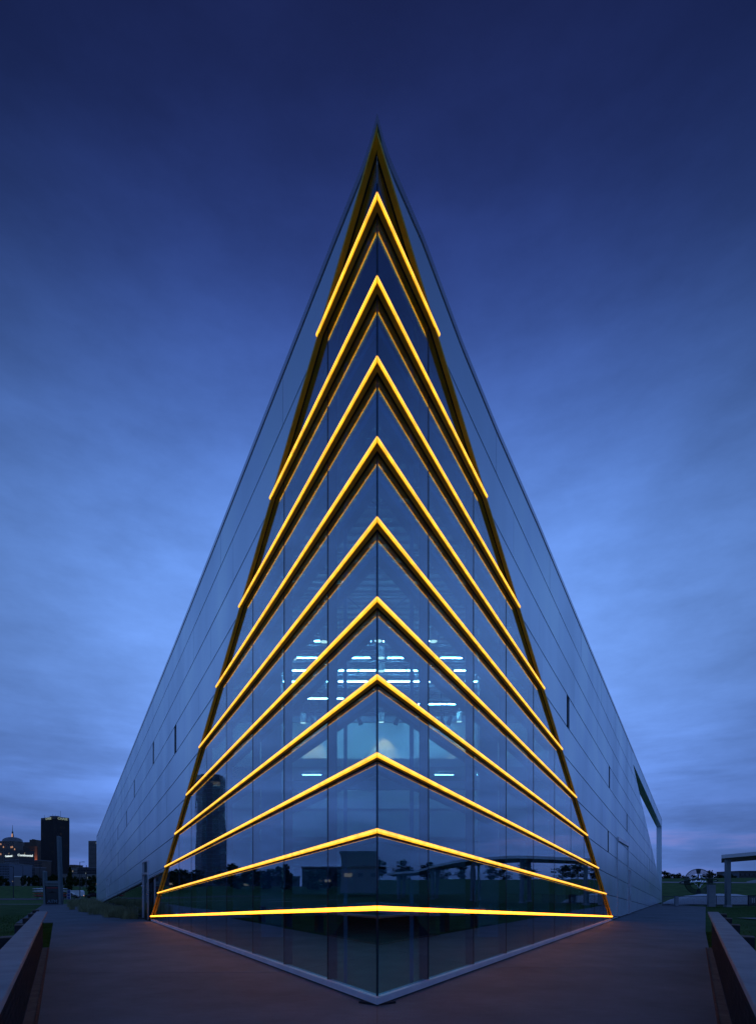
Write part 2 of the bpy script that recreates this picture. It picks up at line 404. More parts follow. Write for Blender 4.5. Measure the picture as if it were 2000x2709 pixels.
# straight raking edge of the glass: least squares through the bar ends
RAKE = {}
for s in 'LR':
    ts = TE[s]; zs = [LINES[i](ts[i]) for i in range(10)]
    n = 10; mt = sum(ts) / n; mz = sum(zs) / n
    b = sum((t - mt) * (z - mz) for t, z in zip(ts, zs)) / sum((t - mt) ** 2 for t in ts)
    RAKE[s] = (mz - b * mt - 0.05, b)
def rake(s): return lambda t: RAKE[s][0] + RAKE[s][1] * t
def rake_t(s, z): return (z - RAKE[s][0]) / RAKE[s][1]
ROOF_PX = {'L': [(996.5, 297, .012), (977.4, 376.5, .012), (958.6, 432, .012), (880, 630, .012), (775, 900, .012), (585.5, 1386, .012), (464, 1695, .012), (256, 2212, .012)],
           'R': [(999.5, 297, .012), (1015.8, 367.6, .012), (1033.7, 419, .012), (1120, 619.5, .012), (1223.6, 900, .012), (1313.7, 1122, .012), (1425.5, 1381, .012), (1538, 1654, .012), (1751, 2168, .012)]}
ROOF = {}
for s in 'LR':
    ROOF[s] = []
    for k, (x, y, o) in enumerate(ROOF_PX[s]):
        u = abs(x - CX) / F; a = A[s]
        t = mitre(s, o) if k == 0 else (u * (D0 - o * sin(a)) - o * cos(a)) / (sin(a) - u * cos(a))
        dep = D0 + t * cos(a) - o * sin(a)
        ROOF[s].append((t, H + (HY - y) / F * dep, o))
def roof(s):
    pts = ROOF[s]
    def f(t):
        if t <= pts[0][0]: return pts[0][1]
        for (a, za, _), (b, zb, _) in zip(pts, pts[1:]):
            if t <= b: return za + (zb - za) * (t - a) / (b - a)
        (a, za, _), (b, zb, _) = pts[-2:]
        return zb + (zb - za) / (b - a) * (t - b)
    return f
def const(c): return lambda t: c
def linear(p, q):
    (a, za), (b, zb) = p, q
    return lambda t: za + (zb - za) * (t - a) / (b - a)

def cell(los, his, t0, t1, gz=0.0):
    """polygon of the wall plane between max(los) and min(his) for t in [t0, t1]"""
    lo = lambda t: max(f(t) for f in los) + gz
    hi = lambda t: min(f(t) for f in his) - gz
    n = 16; ts = [t0 + (t1 - t0) * k / n for k in range(n + 1)]
    fs = [(lambda t, f=f: f(t) + gz) for f in los] + [(lambda t, f=f: f(t) - gz) for f in his]
    cuts = set(ts)
    for i in range(len(fs)):
        for j in range(i):
            d = lambda t: fs[i](t) - fs[j](t)
            for a, b in zip(ts, ts[1:]):
                if d(a) * d(b) < 0:
                    for _ in range(30):
                        c = (a + b) / 2
                        if d(a) * d(c) <= 0: b = c
                        else: a = c
                    cuts.add((a + b) / 2)
    keep = [t for t in sorted(cuts) if hi(t) - lo(t) > -1e-5]
    if len(keep) < 2: return None
    poly = [(t, lo(t)) for t in keep] + [(t, hi(t)) for t in reversed(keep)]
    out = []
    for p in poly:
        if not out or hypot(p[0] - out[-1][0], p[1] - out[-1][1]) > 2e-3: out.append(p)
    if hypot(out[0][0] - out[-1][0], out[0][1] - out[-1][1]) < 2e-3: out.pop()
    ch = True
    while ch and len(out) > 3:
        ch = False
        for i in range(len(out)):
            a, b, c = out[i - 1], out[i], out[(i + 1) % len(out)]
            if abs((b[0] - a[0]) * (c[1] - a[1]) - (b[1] - a[1]) * (c[0] - a[0])) < 1e-4 * (hypot(c[0] - a[0], c[1] - a[1]) + 1e-6):
                out.pop(i); ch = True; break
    if len(out) < 3: return None
    ar = abs(sum(out[i - 1][0] * out[i][1] - out[i][0] * out[i - 1][1] for i in range(len(out)))) / 2
    return out if ar > 0.004 else None
def slab(mb, side, poly, o0, o1, tilt=None):
    if tilt:
        tc_ = sum(p[0] for p in poly) / len(poly); zc = sum(p[1] for p in poly) / len(poly)
        k = lambda p: tilt[0] * (p[0] - tc_) + tilt[1] * (p[1] - zc)
    else: k = lambda p: 0.0
    lo = [P(side, p[0], p[1], o0 + k(p)) for p in poly]; hi = [P(side, p[0], p[1], o1 + k(p)) for p in poly]
    return mb.prism(lo, hi)

TEND = {'L': t_px('L', 255.5), 'R': t_px('R', 1751)}
T_HULL0, Z_HULL0 = tz_px('L', 434, 2303)
T_HULL1, Z_HULL1 = tz_px('L', 269, 2389)
hull = linear((T_HULL0, Z_HULL0), (T_HULL1, 0.04))
T_DA, Z_DA = tz_px('R', 1675, 2024)
T_DB, Z_DB = tz_px('R', 1749, 2353)
diag = linear((T_DA, Z_DA), (T_DB, Z_DB))

# ------------------------------------------------------------------ terrain
def ground_z(x, y):
    d = hypot(x, y)
    w = ss(-0.25, 0.25, x / max(d, 1e-3))
    zl = -1.2 * ss(64, 112, d) + 4.2 * ss(212, 300, d)
    zr = 5.0 * ss(80, 200, d)
    return -0.06 + lerp(zl, zr, w) * ss(-0.1, 0.2, y / max(d, 1e-3) + 0.1)
mb = MB()
rad = [0.5, 4, 8, 12, 16, 20, 25, 30, 36, 42, 48, 54, 60, 66, 72, 80, 88, 96, 104, 112, 122, 134, 146, 158, 170, 185, 200, 215, 230, 245, 260, 275, 290, 305, 340, 400, 600, 1200, 3000, 9000]
NA = 144
vs = [(0, 0, ground_z(0, 0.001))]; fs = []
for r in rad:
    for k in range(NA):
        a = 2 * pi * k / NA; x, y = r * sin(a), r * cos(a); vs.append((x, y, ground_z(x, y)))
for k in range(NA): fs.append((0, 1 + k, 1 + (k + 1) % NA))
for i in range(len(rad) - 1):
    for k in range(NA):
        fs.append((1 + i * NA + k, 1 + (i + 1) * NA + k, 1 + (i + 1) * NA + (k + 1) % NA, 1 + i * NA + (k + 1) % NA))
mb.add(vs, fs)
tag(mb.build('lawn', M['lawn'], smooth=True), kind='structure')

# drive lanes and paths draped on the terrain
def strip(name, pts, w, m, lift=0.03, seg=4.0):
    pts = [Vector((p[0], p[1], 0)) for p in pts]; dense = []
    for a, b in zip(pts, pts[1:]):
        n = max(1, int((b - a).length / seg))
        dense += [a.lerp(b, k / n) for k in range(n)]
    dense.append(pts[-1])
    vs = []; fs = []
    for i, p in enumerate(dense):
        d = dense[min(i + 1, len(dense) - 1)] - dense[max(i - 1, 0)]; d.normalize()
        nrm = Vector((-d.y, d.x, 0)) * w / 2
        for s in (1, -1):
            q = p + nrm * s; vs.append((q.x, q.y, ground_z(q.x, q.y) + lift))
    for i in range(len(dense) - 1): fs.append((2 * i, 2 * i + 1, 2 * i + 3, 2 * i + 2))
    return tag(MB().add(vs, fs).build(name, m), kind='structure')
strip('parking_lane', [(-150, 150), (-95, 152), (-20, 166)], 22, M['asphalt'], 0.05)
strip('road', [(-330, 262), (-150, 262), (20, 262)], 16, M['asphalt'], 0.05)
strip('path', [(-120, 84), (-70, 84), (-41, 80), (-20, 92)], 2.4, M['path'], 0.03)
strip('path', [(-120, 103), (-75, 101), (-40, 103)], 2.0, M['path'], 0.04)
strip('path', [(58, 148), (74, 132), (84, 122), (100, 138), (135, 148), (170, 140)], 5, M['path'], 0.06)
strip('road', [(60, 186), (120, 178), (220, 150)], 10, M['asphalt'], 0.06)
strip('path', [(20, 26.0), (60, 25.6)], 9.2, M['path'], 0.055)

# ------------------------------------------------------------------ deck: slabs round the prow
deck = MB()
WL = Vector((-sin(radians(30.2)), cos(radians(30.2)), 0)); NLn = Vector((cos(radians(30.2)), sin(radians(30.2)), 0))
WR = Vector((-WL.x, WL.y, 0)); NRn = Vector((-NLn.x, NLn.y, 0))
def LV(v, s, z=0.0): return NLn * v + WL * s + Vector((0, 0, z))
def RV(v, s, z=0.0): return NRn * v + WR * s + Vector((0, 0, z))
def flat(mbx, pts, z0, z1): return mbx.prism([(p[0], p[1], z0) for p in pts], [(p[0], p[1], z1) for p in pts])
# base under the slabs
lpts = [Vector((0, -3)), LV(-0.21, -3).xy, LV(-0.21, 30.4).xy, G(42, 2443).xy, G(116, 2393).xy, G(230, 2392).xy, G(292, 2419).xy, G(322, 2433).xy, P('L', t_px('L', 386), 0, 0.15).xy, P('L', 14, 0, -0.5).xy, Vector((0, D0 + 0.6))]
rpts = [Vector((0, -3)), RV(-0.28, -3).xy, RV(-0.30, 24.2).xy, G(1867, 2400).xy, G(1748, 2393).xy, P('R', TEND['R'], 0, -0.8).xy, Vector((0, D0 + 0.6))]
bl = MB(); flat(bl, lpts, -0.10, -0.035); flat(bl, rpts[:1] + rpts[1:], -0.101, -0.036)
deck_o = tag(bl.build('deck', M['kerb']), kind='structure')
def clip_half(poly, n, c):
    out = []
    for i in range(len(poly)):
        a, b = poly[i - 1], poly[i]; da = a.dot(n) - c; db = b.dot(n) - c
        if (da < 0) != (db < 0): out.append(a + (b - a) * (da / (da - db)))
        if db < 0: out.append(b)
    return out
def bands(pts, dirv, cuts, name):
    e = 0.009
    for a, b in zip(cuts, cuts[1:]):
        q = clip_half([p.copy() for p in pts], dirv, b - e); q = clip_half(q, -dirv, -(a + e)) if q else q
        if len(q) >= 3:
            m_ = MB(); flat(m_, q, -0.03, 0.0); m_.build(name, M['concrete'], deck_o)
inL = [p + Vector((-0.004, 0)) if abs(p.x) < 1e-6 else p for p in lpts]
inR = [p + Vector((0.004, 0)) if abs(p.x) < 1e-6 else p for p in rpts]
bands(inL, Vector((0, 1)), [-4, 6.2, 10.5, 15.4, 20.8, 27, 33, 40, 48, 70], 'slab')
bands(inR, Vector((0, 1)), [-4, 6.2, 11.2, 16, 20.9, 27, 34, 42, 60], 'slab')
# planting bed by the left wall
bed = [G(230, 2391).xy, G(292, 2419).xy, G(322, 2433).xy, P('L', t_px('L', 386), 0, 0.15).xy, P('L', t_px('L', 386), 0, -0.05).xy, P('L', T_HULL1 + 6, 0, -0.05).xy]
tag(flat(MB(), bed, -0.10, -0.012).build('planting_bed', M['soil']), kind='structure')

# ------------------------------------------------------------------ the boathouse
bh = thing('boathouse', (0, D0, 0), 'wedge-shaped silver and glass building with glowing yellow chevron light bars', 'building')
GV = 0.007; GH = 0.018
ROWS = {}
wins = {'L': [(463.8, 1956), (405.8, 1993), (355.6, 2087), (334.9, 2170), (312, 2207), (277.9, 2235), (294.4, 2267), (312.8, 2277), (273.5, 2323), (294.1, 2328)],
        'R': [(1502.9, 1873), (1612, 2044), (1658.7, 2168), (1609, 2222), (1718.5, 2280)]}
OFFS = {'L': [3.75, 7.4, 4.9, 6.6, 3.4, 8.0, 5.2, 7.0, 4.0, 6.0], 'R': [5.1, 6.4, 8.85, 4.2, 7.1, 5.4, 8.2, 3.9, 6.6, 5.0]}
for s in 'LR':
    rf = roof(s)
    rk = rake(s)
    edge_lo = [(lambda t, rk=rk: rk(t) + 0.02), const(0.045)]
    edge_hi = [(lambda t, rf=rf: rf(t) - 0.155)]
    if s == 'L': edge_lo.append(lambda t: hull(t))
    else: edge_hi.append(lambda t: diag(t) if t > T_DA else 1e3)
    tend = TEND[s]
    # dark backing behind the joints
    mb = MB(); brk = [0.43 + (tend - 0.43) * (k / 60.0) ** 1.6 for k in range(61)]
    for a, b in zip(brk, brk[1:]):
        if a < 0.42: continue
        pl = cell(edge_lo, edge_hi, a, b)
        if pl: slab(mb, s, pl, -0.20, -0.165)
    mb.build('backing_wall', M['black'], bh)
    mb = MB()
    for a, b in zip(brk, brk[1:]):
        if a < 0.6: continue
        pl = cell(edge_lo, edge_hi, a, b, 0.03)
        if pl: slab(mb, s, pl, -0.26, -0.21)
    mb.build('inner_lining', M['interior_white'], bh)
    # rows of panels between the joint lines; the first band lies above line 0
    bounds = [rf] + LINES + [const(0.03)]
    wl = []
    for (px, py) in wins[s]:
        t = t_px(s, px); z = H + (HY - py) * r_t(s, t) * K
        for i in range(len(bounds) - 1):
            if bounds[i](t) > z >= bounds[i + 1](t): wl.append((i, t)); break
    for i in range(len(bounds) - 1):
        js = []; x = OFFS[s][i % 10]
        while x > 0.3: x -= 4.95
        while x < tend + 5: js.append(x); x += 4.95
        ws = [t for (k, t) in wl if k == i]; ww = 0.44
        js = [j for j in js if all(abs(j - w) > 0.9 for w in ws)]
        ev = sorted([(j, 0) for j in js] + [(w - ww / 2, 1) for w in ws] + [(w + ww / 2, 2) for w in ws])
        prev = 0.0; inside = False
        for (x, k) in ev + [(tend, 3)]:
            a, b = max(prev, 0.09) + GV, min(x, tend) - GV
            if b > a + 0.02:
                lo = [bounds[i + 1]] + edge_lo; hi = [bounds[i]] + edge_hi
                pl = cell(lo, hi, a, b, GH if i else 0.018)
                if pl:
                    if k == 2:
                        m_ = MB(); slab(m_, s, pl, -0.15, -0.135); w_ = m_.build('window', M['darkglass'], bh)
                        m_ = MB()
                        for (u0, u1) in ((a, a + 0.05), (b - 0.05, b)):
                            pj = cell(lo, hi, u0, u1, GH)
                            if pj: slab(m_, s, pj, -0.13, -0.03)
                        m_.build('frame', M['mullion'], w_)
                    else:
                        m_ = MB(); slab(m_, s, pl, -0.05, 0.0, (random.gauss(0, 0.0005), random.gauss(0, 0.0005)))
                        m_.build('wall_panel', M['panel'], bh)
            prev = x
            if x >= tend: break
    # coping along the roof edge
    pts = [p for p in ROOF[s] if p[0] < tend - 0.5] + [(tend, rf(tend), 0.012)]
    mb = MB()
    for k, ((a, za, oa), (b, zb, ob)) in enumerate(zip(pts, pts[1:])):
        q0 = []; q1 = []
        for (t, z, of, q, tip) in ((a, za, oa, q0, k == 0), (b, zb, ob, q1, False)):
            ob_ = -min(0.5, max(0.0, t) * tan(A[s]) * 0.85) - 0.01
            hgt_ = 0.13
            for (o, dz) in ((of, -hgt_), (of, 0.0), (ob_, 0.0), (ob_, -hgt_)):
                q.append(P(s, mitre(s, o) if tip else t, z + dz, o))
        mb.hexa(q0, q1)
    mb.build('roof_coping', M['coping'], bh)
    # end of wall return
    if s == 'L':
        mb = MB(); mb.hexa([P(s, tend, 0, 0), P(s, tend, 0, -12), P(s, tend + 0.1, 0, -12), P(s, tend + 0.1, 0, 0)],
                           [P(s, tend, rf(tend) - 0.1, 0), P(s, tend, rf(tend) - 0.1, -12), P(s, tend + 0.1, rf(tend) - 0.1, -12), P(s, tend + 0.1, rf(tend) - 0.1, 0)])
        mb.build('end_wall', M['panel'], bh)

# far right: the roof frame with its open triangle
rf = roof('R'); beam_lo = linear(tz_px('R', 1682, 2037), tz_px('R', 1750.6, 2190)); tend = TEND['R']
colw = 0.9
mb = MB()
pl = cell([beam_lo, (lambda t: diag(t) + 0.03)], [lambda t: rf(t) - 0.10], T_DA, tend)
slab(mb, 'R', pl, -0.52, 0.0)
mb.build('frame_beam', M['panel'], bh)
mb = MB(); pl = cell([const(0.03)], [lambda t: beam_lo(t) - 0.012], tend - colw, tend)
pl = [p for p in pl]; slab(mb, 'R', pl, -0.52, -0.004)
mb.build('frame_column', M['panel'], bh)

# solid nose behind the joints at the very tip
zt_, zb_ = ROOF['L'][1][1] - 0.14, RAKE['L'][0] - 0.1
nose = lambda z: [P('L', 0.02, z, -0.02), P('R', 0.02, z, -0.02), P('R', 0.75, z, -0.10), P('L', 0.75, z, -0.10)]
MB().hexa(nose(zb_ - 0.3), nose(zt_)).build('nose_block', M['panel'], bh)
# raking yellow edge fins
FO0, FO1 = 0.014, 0.088
for s in 'LR':
    z_ap, b = RAKE[s]
    tb = rake_t(s, 0.13)
    # unit vectors in wall plane: along rake and square to it
    L = hypot(1, b); du = (1 / L, b / L); dn = (-b / L, 1 / L)     # dn points up and out
    wdt = 0.05
    def rp(t, z, off, o): return P(s, t + dn[0] * off, z + dn[1] * off, o)
    def apex(off, o):
        tm = mitre(s, o); # on the line offset by off, at mitre
        zz = z_ap + b * tm + off * L
        return P(s, tm, zz, o)
    def fin(o0, o1, f0, f1, name, m, par):
        q0 = [apex(f0, o0), apex(f1, o0), apex(f1, o1), apex(f0, o1)]
        q1 = [rp(tb, z_ap + b * tb, f, o) for (f, o) in ((f0, o0), (f1, o0), (f1, o1), (f0, o1))]
        return MB().hexa(q0, q1).build(name, m, par)
    jm = fin(FO0, FO1, -0.02, 0.035, 'edge_fin', M['yellow'], bh)
    fin(-0.16, 0.012, -0.012, 0.03, 'edge_gasket', M['black'], bh)

# the ten chevron light bars per side: fin, lens, core
for s in 'LR':
    for i in range(10):
        te = TE[s][i]; zl = LINES[i]
        def bar(o0, o1, d0, d1, name, m, par, t1):
            q0 = [P(s, mitre(s, o), zl(mitre(s, o)) + d, o) for (o, d) in ((o0, d0), (o0, d1), (o1, d1), (o1, d0))]
            q1 = [P(s, t1, zl(t1) + d, o) for (o, d) in ((o0, d0), (o0, d1), (o1, d1), (o1, d0))]
            return MB().hexa(q0, q1).build(name, m, par)
        b = bar(FO0, FO1, -0.032, 0.029, 'light_bar', M['yellow'], bh, te)
        bar(-0.03, FO0 - 0.002, -0.03, 0.012, 'bracket', M['black'], b, te - 0.02)
        # rounded lens
        prof = [(FO1 - 0.004, -0.036), (FO1 + 0.010, -0.031), (FO1 + 0.019, -0.017), (FO1 + 0.022, -0.002), (FO1 + 0.019, 0.011), (FO1 + 0.010, 0.024), (FO1 + 0.002, 0.028)]
        nseg = max(2, int(te / 1.22)); e_t = te
        ml = MB(); mc = MB(); np_ = len(prof)
        for k in range(nseg):
            rings = []
            for (f_, sh) in ((k / nseg, 0.005), ((k + 1) / nseg, -0.005)):
                ring = []
                for (o, d) in prof:
                    t0 = mitre(s, o) + 0.004; t = t0 + (e_t - t0) * f_ + sh
                    ring.append(P(s, t, zl(t) + d, o))
                rings.append(ring)
            for j in range(np_ - 1):
                (mc if j in (2, 3) else ml).add([rings[0][j], rings[0][j + 1], rings[1][j + 1], rings[1][j]], [(0, 1, 2, 3)])
            for rg in rings: ml.add(rg, [tuple(range(np_))])
        ml.build('lens', M['led_low' if i == 9 else 'led'], b, smooth=False); mc.build('light_core', M['ledcore_low' if i == 9 else 'ledcore'], b)

# glass panes, mullions and sill
MUL = {'R': [1133.8, 1253, 1339.2, 1411.6, 1467.4, 1510.3, 1545, 1573, 1596], 'L': [866.8, 751.6, 668.8, 599, 546.4, 506, 473.7, 447, 425]}
SILL = 0.125
for s in 'LR':
    rk = rake(s); tmax = rake_t(s, SILL)
    ms = [0.0] + [t_px(s, x) for x in MUL[s]]
    ms = [m for m in ms if m < tmax - 0.3] + [tmax]
    bounds = [const(99)] + LINES + [const(SILL)]
    for c, (a, b) in enumerate(zip(ms, ms[1:])):
        for i in range(len(bounds) - 1):
            g0 = 0.03 if c == 0 else 0.009
            pl = cell([bounds[i + 1]], [bounds[i], rk], a + g0, b - 0.009, 0.006)
            if pl:
                m_ = MB(); slab(m_, s, pl, -0.008, 0.0, (random.gauss(0, 0.0010), random.gauss(0, 0.0008)))
                m_.build('glass_pane', M['glass'], bh)
        if c:
            m_ = MB(); slab(m_, s, [(a - 0.022, SILL), (a + 0.022, SILL), (a + 0.022, rk(a + 0.022)), (a - 0.022, rk(a - 0.022))], -0.16, -0.012)
            mu = m_.build('mullion', M['mullion'], bh)
            m_ = MB(); slab(m_, s, [(a - 0.0085, SILL), (a + 0.0085, SILL), (a + 0.0085, rk(a + 0.0085)), (a - 0.0085, rk(a - 0.0085))], -0.011, 0.004)
            m_.build('seal', M['black'], mu)
    mb = MB(); tt = tmax + 0.12
    for (o0, o1, z0, z1) in ((-0.10, 0.045, 0.028, SILL - 0.006),):
        mb.hexa([P(s, mitre(s, o0), z0, o0), P(s, tt, z0, o0), P(s, tt, z0, o1), P(s, mitre(s, o1), z0, o1)],
                [P(s, mitre(s, o0), z1, o0), P(s, tt, z1, o0), P(s, tt, z1, o1), P(s, mitre(s, o1), z1, o1)])
    mb.build('base_sill', M['sill'], bh)
    mb = MB(); mb.hexa([P(s, 0, 0, -0.3), P(s, tt, 0, -0.3), P(s, tt, 0, 0.01), P(s, 0, 0, 0.01)], [P(s, 0, 0.027, -0.3), P(s, tt, 0.027, -0.3), P(s, tt, 0.027, 0.01), P(s, 0, 0.027, 0.01)])
    mb.build('plinth', M['black'], bh)
# corner post
zt = RAKE['L'][0] - 0.15
mb = MB(); mb.prism([P('L', 0.05, SILL, -0.010), Vector((0, D0 + 0.02, SILL)), P('R', 0.05, SILL, -0.010), Vector((0, D0 + 0.16, SILL))],
                    [P('L', 0.05, zt, -0.010), Vector((0, D0 + 0.02, zt)), P('R', 0.05, zt, -0.010), Vector((0, D0 + 0.16, zt))])
mb.build('corner_post', M['mullion'], bh)

# low glazing under the raised left wall edge, with its tall glass door
rk = rake('L'); t_a = T_HULL0 - 0.3
cuts = [t_a + k * (T_HULL1 - t_a) / 18 for k in range(19)]
for a, b in zip(cuts, cuts[1:]):
    pl = cell([const(0.05), (lambda t: rk(t) + 0.02)], [lambda t: hull(t)], a + 0.012, b - 0.012, 0.004)
    if pl:
        m_ = MB(); slab(m_, 'L', pl, -0.135, -0.12, (random.gauss(0, 0.001), 0)); m_.build('low_pane', M['darkglass'], bh)
mb = MB(); q0 = [P('L', T_HULL0, hull(T_HULL0) + d, o) for (o, d) in ((0.01, -0.06), (0.01, 0.0), (-0.14, 0.0), (-0.14, -0.06))]
q1 = [P('L', T_HULL1, hull(T_HULL1) + d, o) for (o, d) in ((0.01, -0.06), (0.01, 0.0), (-0.14, 0.0), (-0.14, -0.06))]
mb.hexa(q0, q1).build('hull_trim', M['coping'], bh)

def framed_door(s, ta, tb, ztop, zb, o, name, leaf, fm, wd=0.07, dp=0.08):
    d = MB(); slab(d, s, [(ta + wd, zb), (tb - wd, zb), (tb - wd, ztop - wd), (ta + wd, ztop - wd)], o - 0.03, o - 0.005)
    dr = d.build(name, leaf, bh)
    f = MB()
    slab(f, s, [(ta, zb), (ta + wd, zb), (ta + wd, ztop), (ta, ztop)], o - 0.03, o + dp)
    slab(f, s, [(tb - wd, zb), (tb, zb), (tb, ztop), (tb - wd, ztop)], o - 0.03, o + dp)
    slab(f, s, [(ta + wd, ztop - wd), (tb - wd, ztop - wd), (tb - wd, ztop), (ta + wd, ztop)], o - 0.03, o + dp)
    f.build('door_frame', fm, dr)
    return dr
ta, tb = t_px('L', 394), t_px('L', 380)
zt_ = tz_px('L', 387, 2279)[1]
dr = framed_door('L', ta, tb, zt_, 0.03, 0.03, 'glass_door', M['darkglass'], M['coping'], 0.055, 0.05)
hb = MB(); slab(hb, 'L', [(ta + 0.2, 0.9), (ta + 0.25, 0.9), (ta + 0.25, 1.9), (ta + 0.2, 1.9)], 0.06, 0.10); hb.build('door_handle', M['chrome'], dr)
tr_ = MB(); slab(tr_, 'L', [(ta + 0.09, 2.35), (tb - 0.09, 2.35), (tb - 0.09, 2.45), (ta + 0.09, 2.45)], 0.03, 0.12); tr_.build('door_transom', M['coping'], dr)
# service door far along the left wall
ta, tb = t_px('L', 287), t_px('L', 283); zt_ = tz_px('L', 285, 2327)[1]
zh = hull((ta + tb) / 2)
dr = framed_door('L', ta, tb, zt_, max(zh, 0.05) + 0.1, 0.012, 'service_door', M['panel'], M['coping'], 0.12, 0.04)
# tall boat bay door and side door on the right wall
ta, tb = t_px('R', 1631.7), t_px('R', 1660.5); zt_ = tz_px('R', 1632, 2215)[1]
f = MB()
for (u, v_) in ((ta, ta + 0.06), (tb - 0.06, tb)): slab(f, 'R', [(u, 0.05), (v_, 0.05), (v_, zt_), (u, zt_)], 0.004, 0.05)
bd = f.build('bay_door_jambs', M['coping'], bh)
f = MB(); slab(f, 'R', [(ta + 0.06, zt_ - 0.2), (tb - 0.06, zt_ - 0.2), (tb - 0.06, zt_), (ta + 0.06, zt_)], 0.004, 0.10); f.build('bay_door_header', M['coping'], bd)
ta, tb = t_px('R', 1661.5), t_px('R', 1666); zt_ = tz_px('R', 1663.5, 2303)[1]
dr = framed_door('R', ta, tb, zt_, 0.05, 0.035, 'side_door', M['panel'], M['coping'], 0.08, 0.05)
hb = MB(); slab(hb, 'R', [(ta + 0.2, 0.85), (ta + 0.34, 0.85), (ta + 0.34, 1.25), (ta + 0.2, 1.25)], 0.04, 0.09); hb.build('door_handle', M['chrome'], dr)

# roof, floor and rear wall
rl, rr = roof('L'), roof('R')
def roofpt(s, t, dz, o=-0.25): return P(s, t, (rl if s == 'L' else rr)(t) + dz, o)
tR, tL = T_DA - 1.0, TEND['L']
mb = MB()
top = [Vector((0, D0 + 0.7, ROOF['L'][3][1] - 0.40)), roofpt('R', 12, -0.25), roofpt('R', tR, -0.25), roofpt('L', tL, -0.25), roofpt('L', 12, -0.25)]
cen = Vector((0, 30, 10.9))
vs = top + [cen] + [p - Vector((0, 0, 0.2)) for p in top] + [cen - Vector((0, 0, 0.2))]
fs = [(i, (i + 1) % 5, 5) for i in range(5)] + [(6 + (i + 1) % 5, 6 + i, 11) for i in range(5)] + [(i, 6 + i, 6 + (i + 1) % 5, (i + 1) % 5) for i in range(5)]
mb.add(vs, fs).build('roof', M['deckmetal'], bh)
fl = [Vector((0, D0 + 0.3)), P('R', tR, 0, -0.25).xy, P('L', tL, 0, -0.25).xy]
flat(MB(), fl, -0.02, 0.03).build('floor', M['interior_floor'], bh)
mb = MB(); a, b = P('R', tR, 0, -0.25), P('L', tL, 0, -0.25)
n_ = Vector((0, 0.1, 0)); hz = Vector((0, 0, 10.2))
mb.hexa([a, b, b + n_, a + n_], [a + hz, b + Vector((0, 0, 8.8)), b + n_ + Vector((0, 0, 8.8)), a + n_ + hz]); mb.build('rear_wall', M['interior_white'], bh)
# corrugated underside of the roof deck
def half_w(y): return max(0.05, (y - D0) * tan(radians(29.6)) - 0.55)
def roof_under(y): return lerp(ROOF['L'][3][1] - 0.72, 10.65, (y - D0) / (30 - D0)) if y < 30 else 10.65
mb = MB(); y = D0 + 1.4
while y < 29:
    w = half_w(y); mb.box((0, y, roof_under(y)), (2 * w, 0.16, 0.07)); y += 0.34
mb.build('roof_deck_corrugation', M['deckmetal'], bh)
# roof joists
for y in (10.2, 12.6, 15.0, 17.0, 19.3, 20.6, 21.8, 23.0, 24.5):
    w = half_w(y); z = roof_under(y) - 0.3
    mb = MB(); mb.box((0, y, z), (2 * w, 0.10, 0.05)); mb.box((0, y, z - 0.42), (2 * w, 0.10, 0.05))
    n = max(2, int(w / 0.45))
    for k in range(n):
        x0 = -w + 2 * w * k / n; x1 = -w + 2 * w * (k + 1) / n; xm = (x0 + x1) / 2
        for (p, q) in (((x0, z), (xm, z - 0.4)), ((xm, z - 0.4), (x1, z))):
            mb.tube([(p[0], y, p[1]), (q[0], y, q[1])], 0.022, 4)
    mb.build('joist', M['interior_steel'], bh)
# girts inside each chevron
for s in 'LR':
    for i in range(1, 10):
        zl = LINES[i]; te = TE[s][i] - 0.3
        o0, o1 = -0.36, -0.22
        q0 = [P(s, mitre(s, o), zl(0) + d, o) for (o, d) in ((o0, -0.07), (o0, 0.06), (o1, 0.06), (o1, -0.07))]
        q1 = [P(s, te, zl(te) + d, o) for (o, d) in ((o0, -0.07), (o0, 0.06), (o1, 0.06), (o1, -0.07))]
        MB().hexa(q0, q1).build('girt', M['interior_steel'], bh)
# slender columns near the prow, broad columns deeper in
for (x0, x1, D, zt_) in ((909.5, 918.5, 9.0, 12.0), (1084, 1094, 9.0, 12.0), (695, 747, 18.0, 11.0), (1266, 1314, 18.0, 11.0)):
    xa, xb = (x0 - CX) / F * D, (x1 - CX) / F * D
    MB().box(((xa + xb) / 2, D, (0.03 + zt_) / 2), (xb - xa, 0.07 if D < 10 else 0.4, zt_ - 0.03)).build('column', M['interior_steel'], bh)
# gallery wall with its beam and the mezzanine in front of it
MB().box((0, 26.1, 4.95), (20.4, 0.2, 9.2)).build('gallery_wall', M['interior_white'], bh)
MB().box((0, 25.9, 9.62), (19.8, 0.16, 0.26)).build('gallery_beam', M['interior_steel'], bh)
MB().box((0, 20.2, 6.22), (12.8, 0.35, 0.30)).build('mezzanine_edge', M['interior_white'], bh)
flat(MB(), [Vector((-6.4, 20.4)), Vector((6.4, 20.4)), Vector((9.4, 25.95)), Vector((-9.4, 25.95))], 6.1, 6.22).build('mezzanine_floor', M['interior_white'], bh)
MB().box((0, 20.1, 5.40), (12.6, 0.18, 0.32)).build('gallery_beam', M['interior_steel'], bh)
for k, (zz, m_) in enumerate(((5.9, 'interior_white'), (4.75, 'interior_white'), (3.55, 'interior_steel'), (2.4, 'interior_steel'))):
    MB().box((0, 22.4 + 0.05 * k, zz - 0.5), (15.2, 0.1, 1.05)).build('partition_board', M[m_], bh)
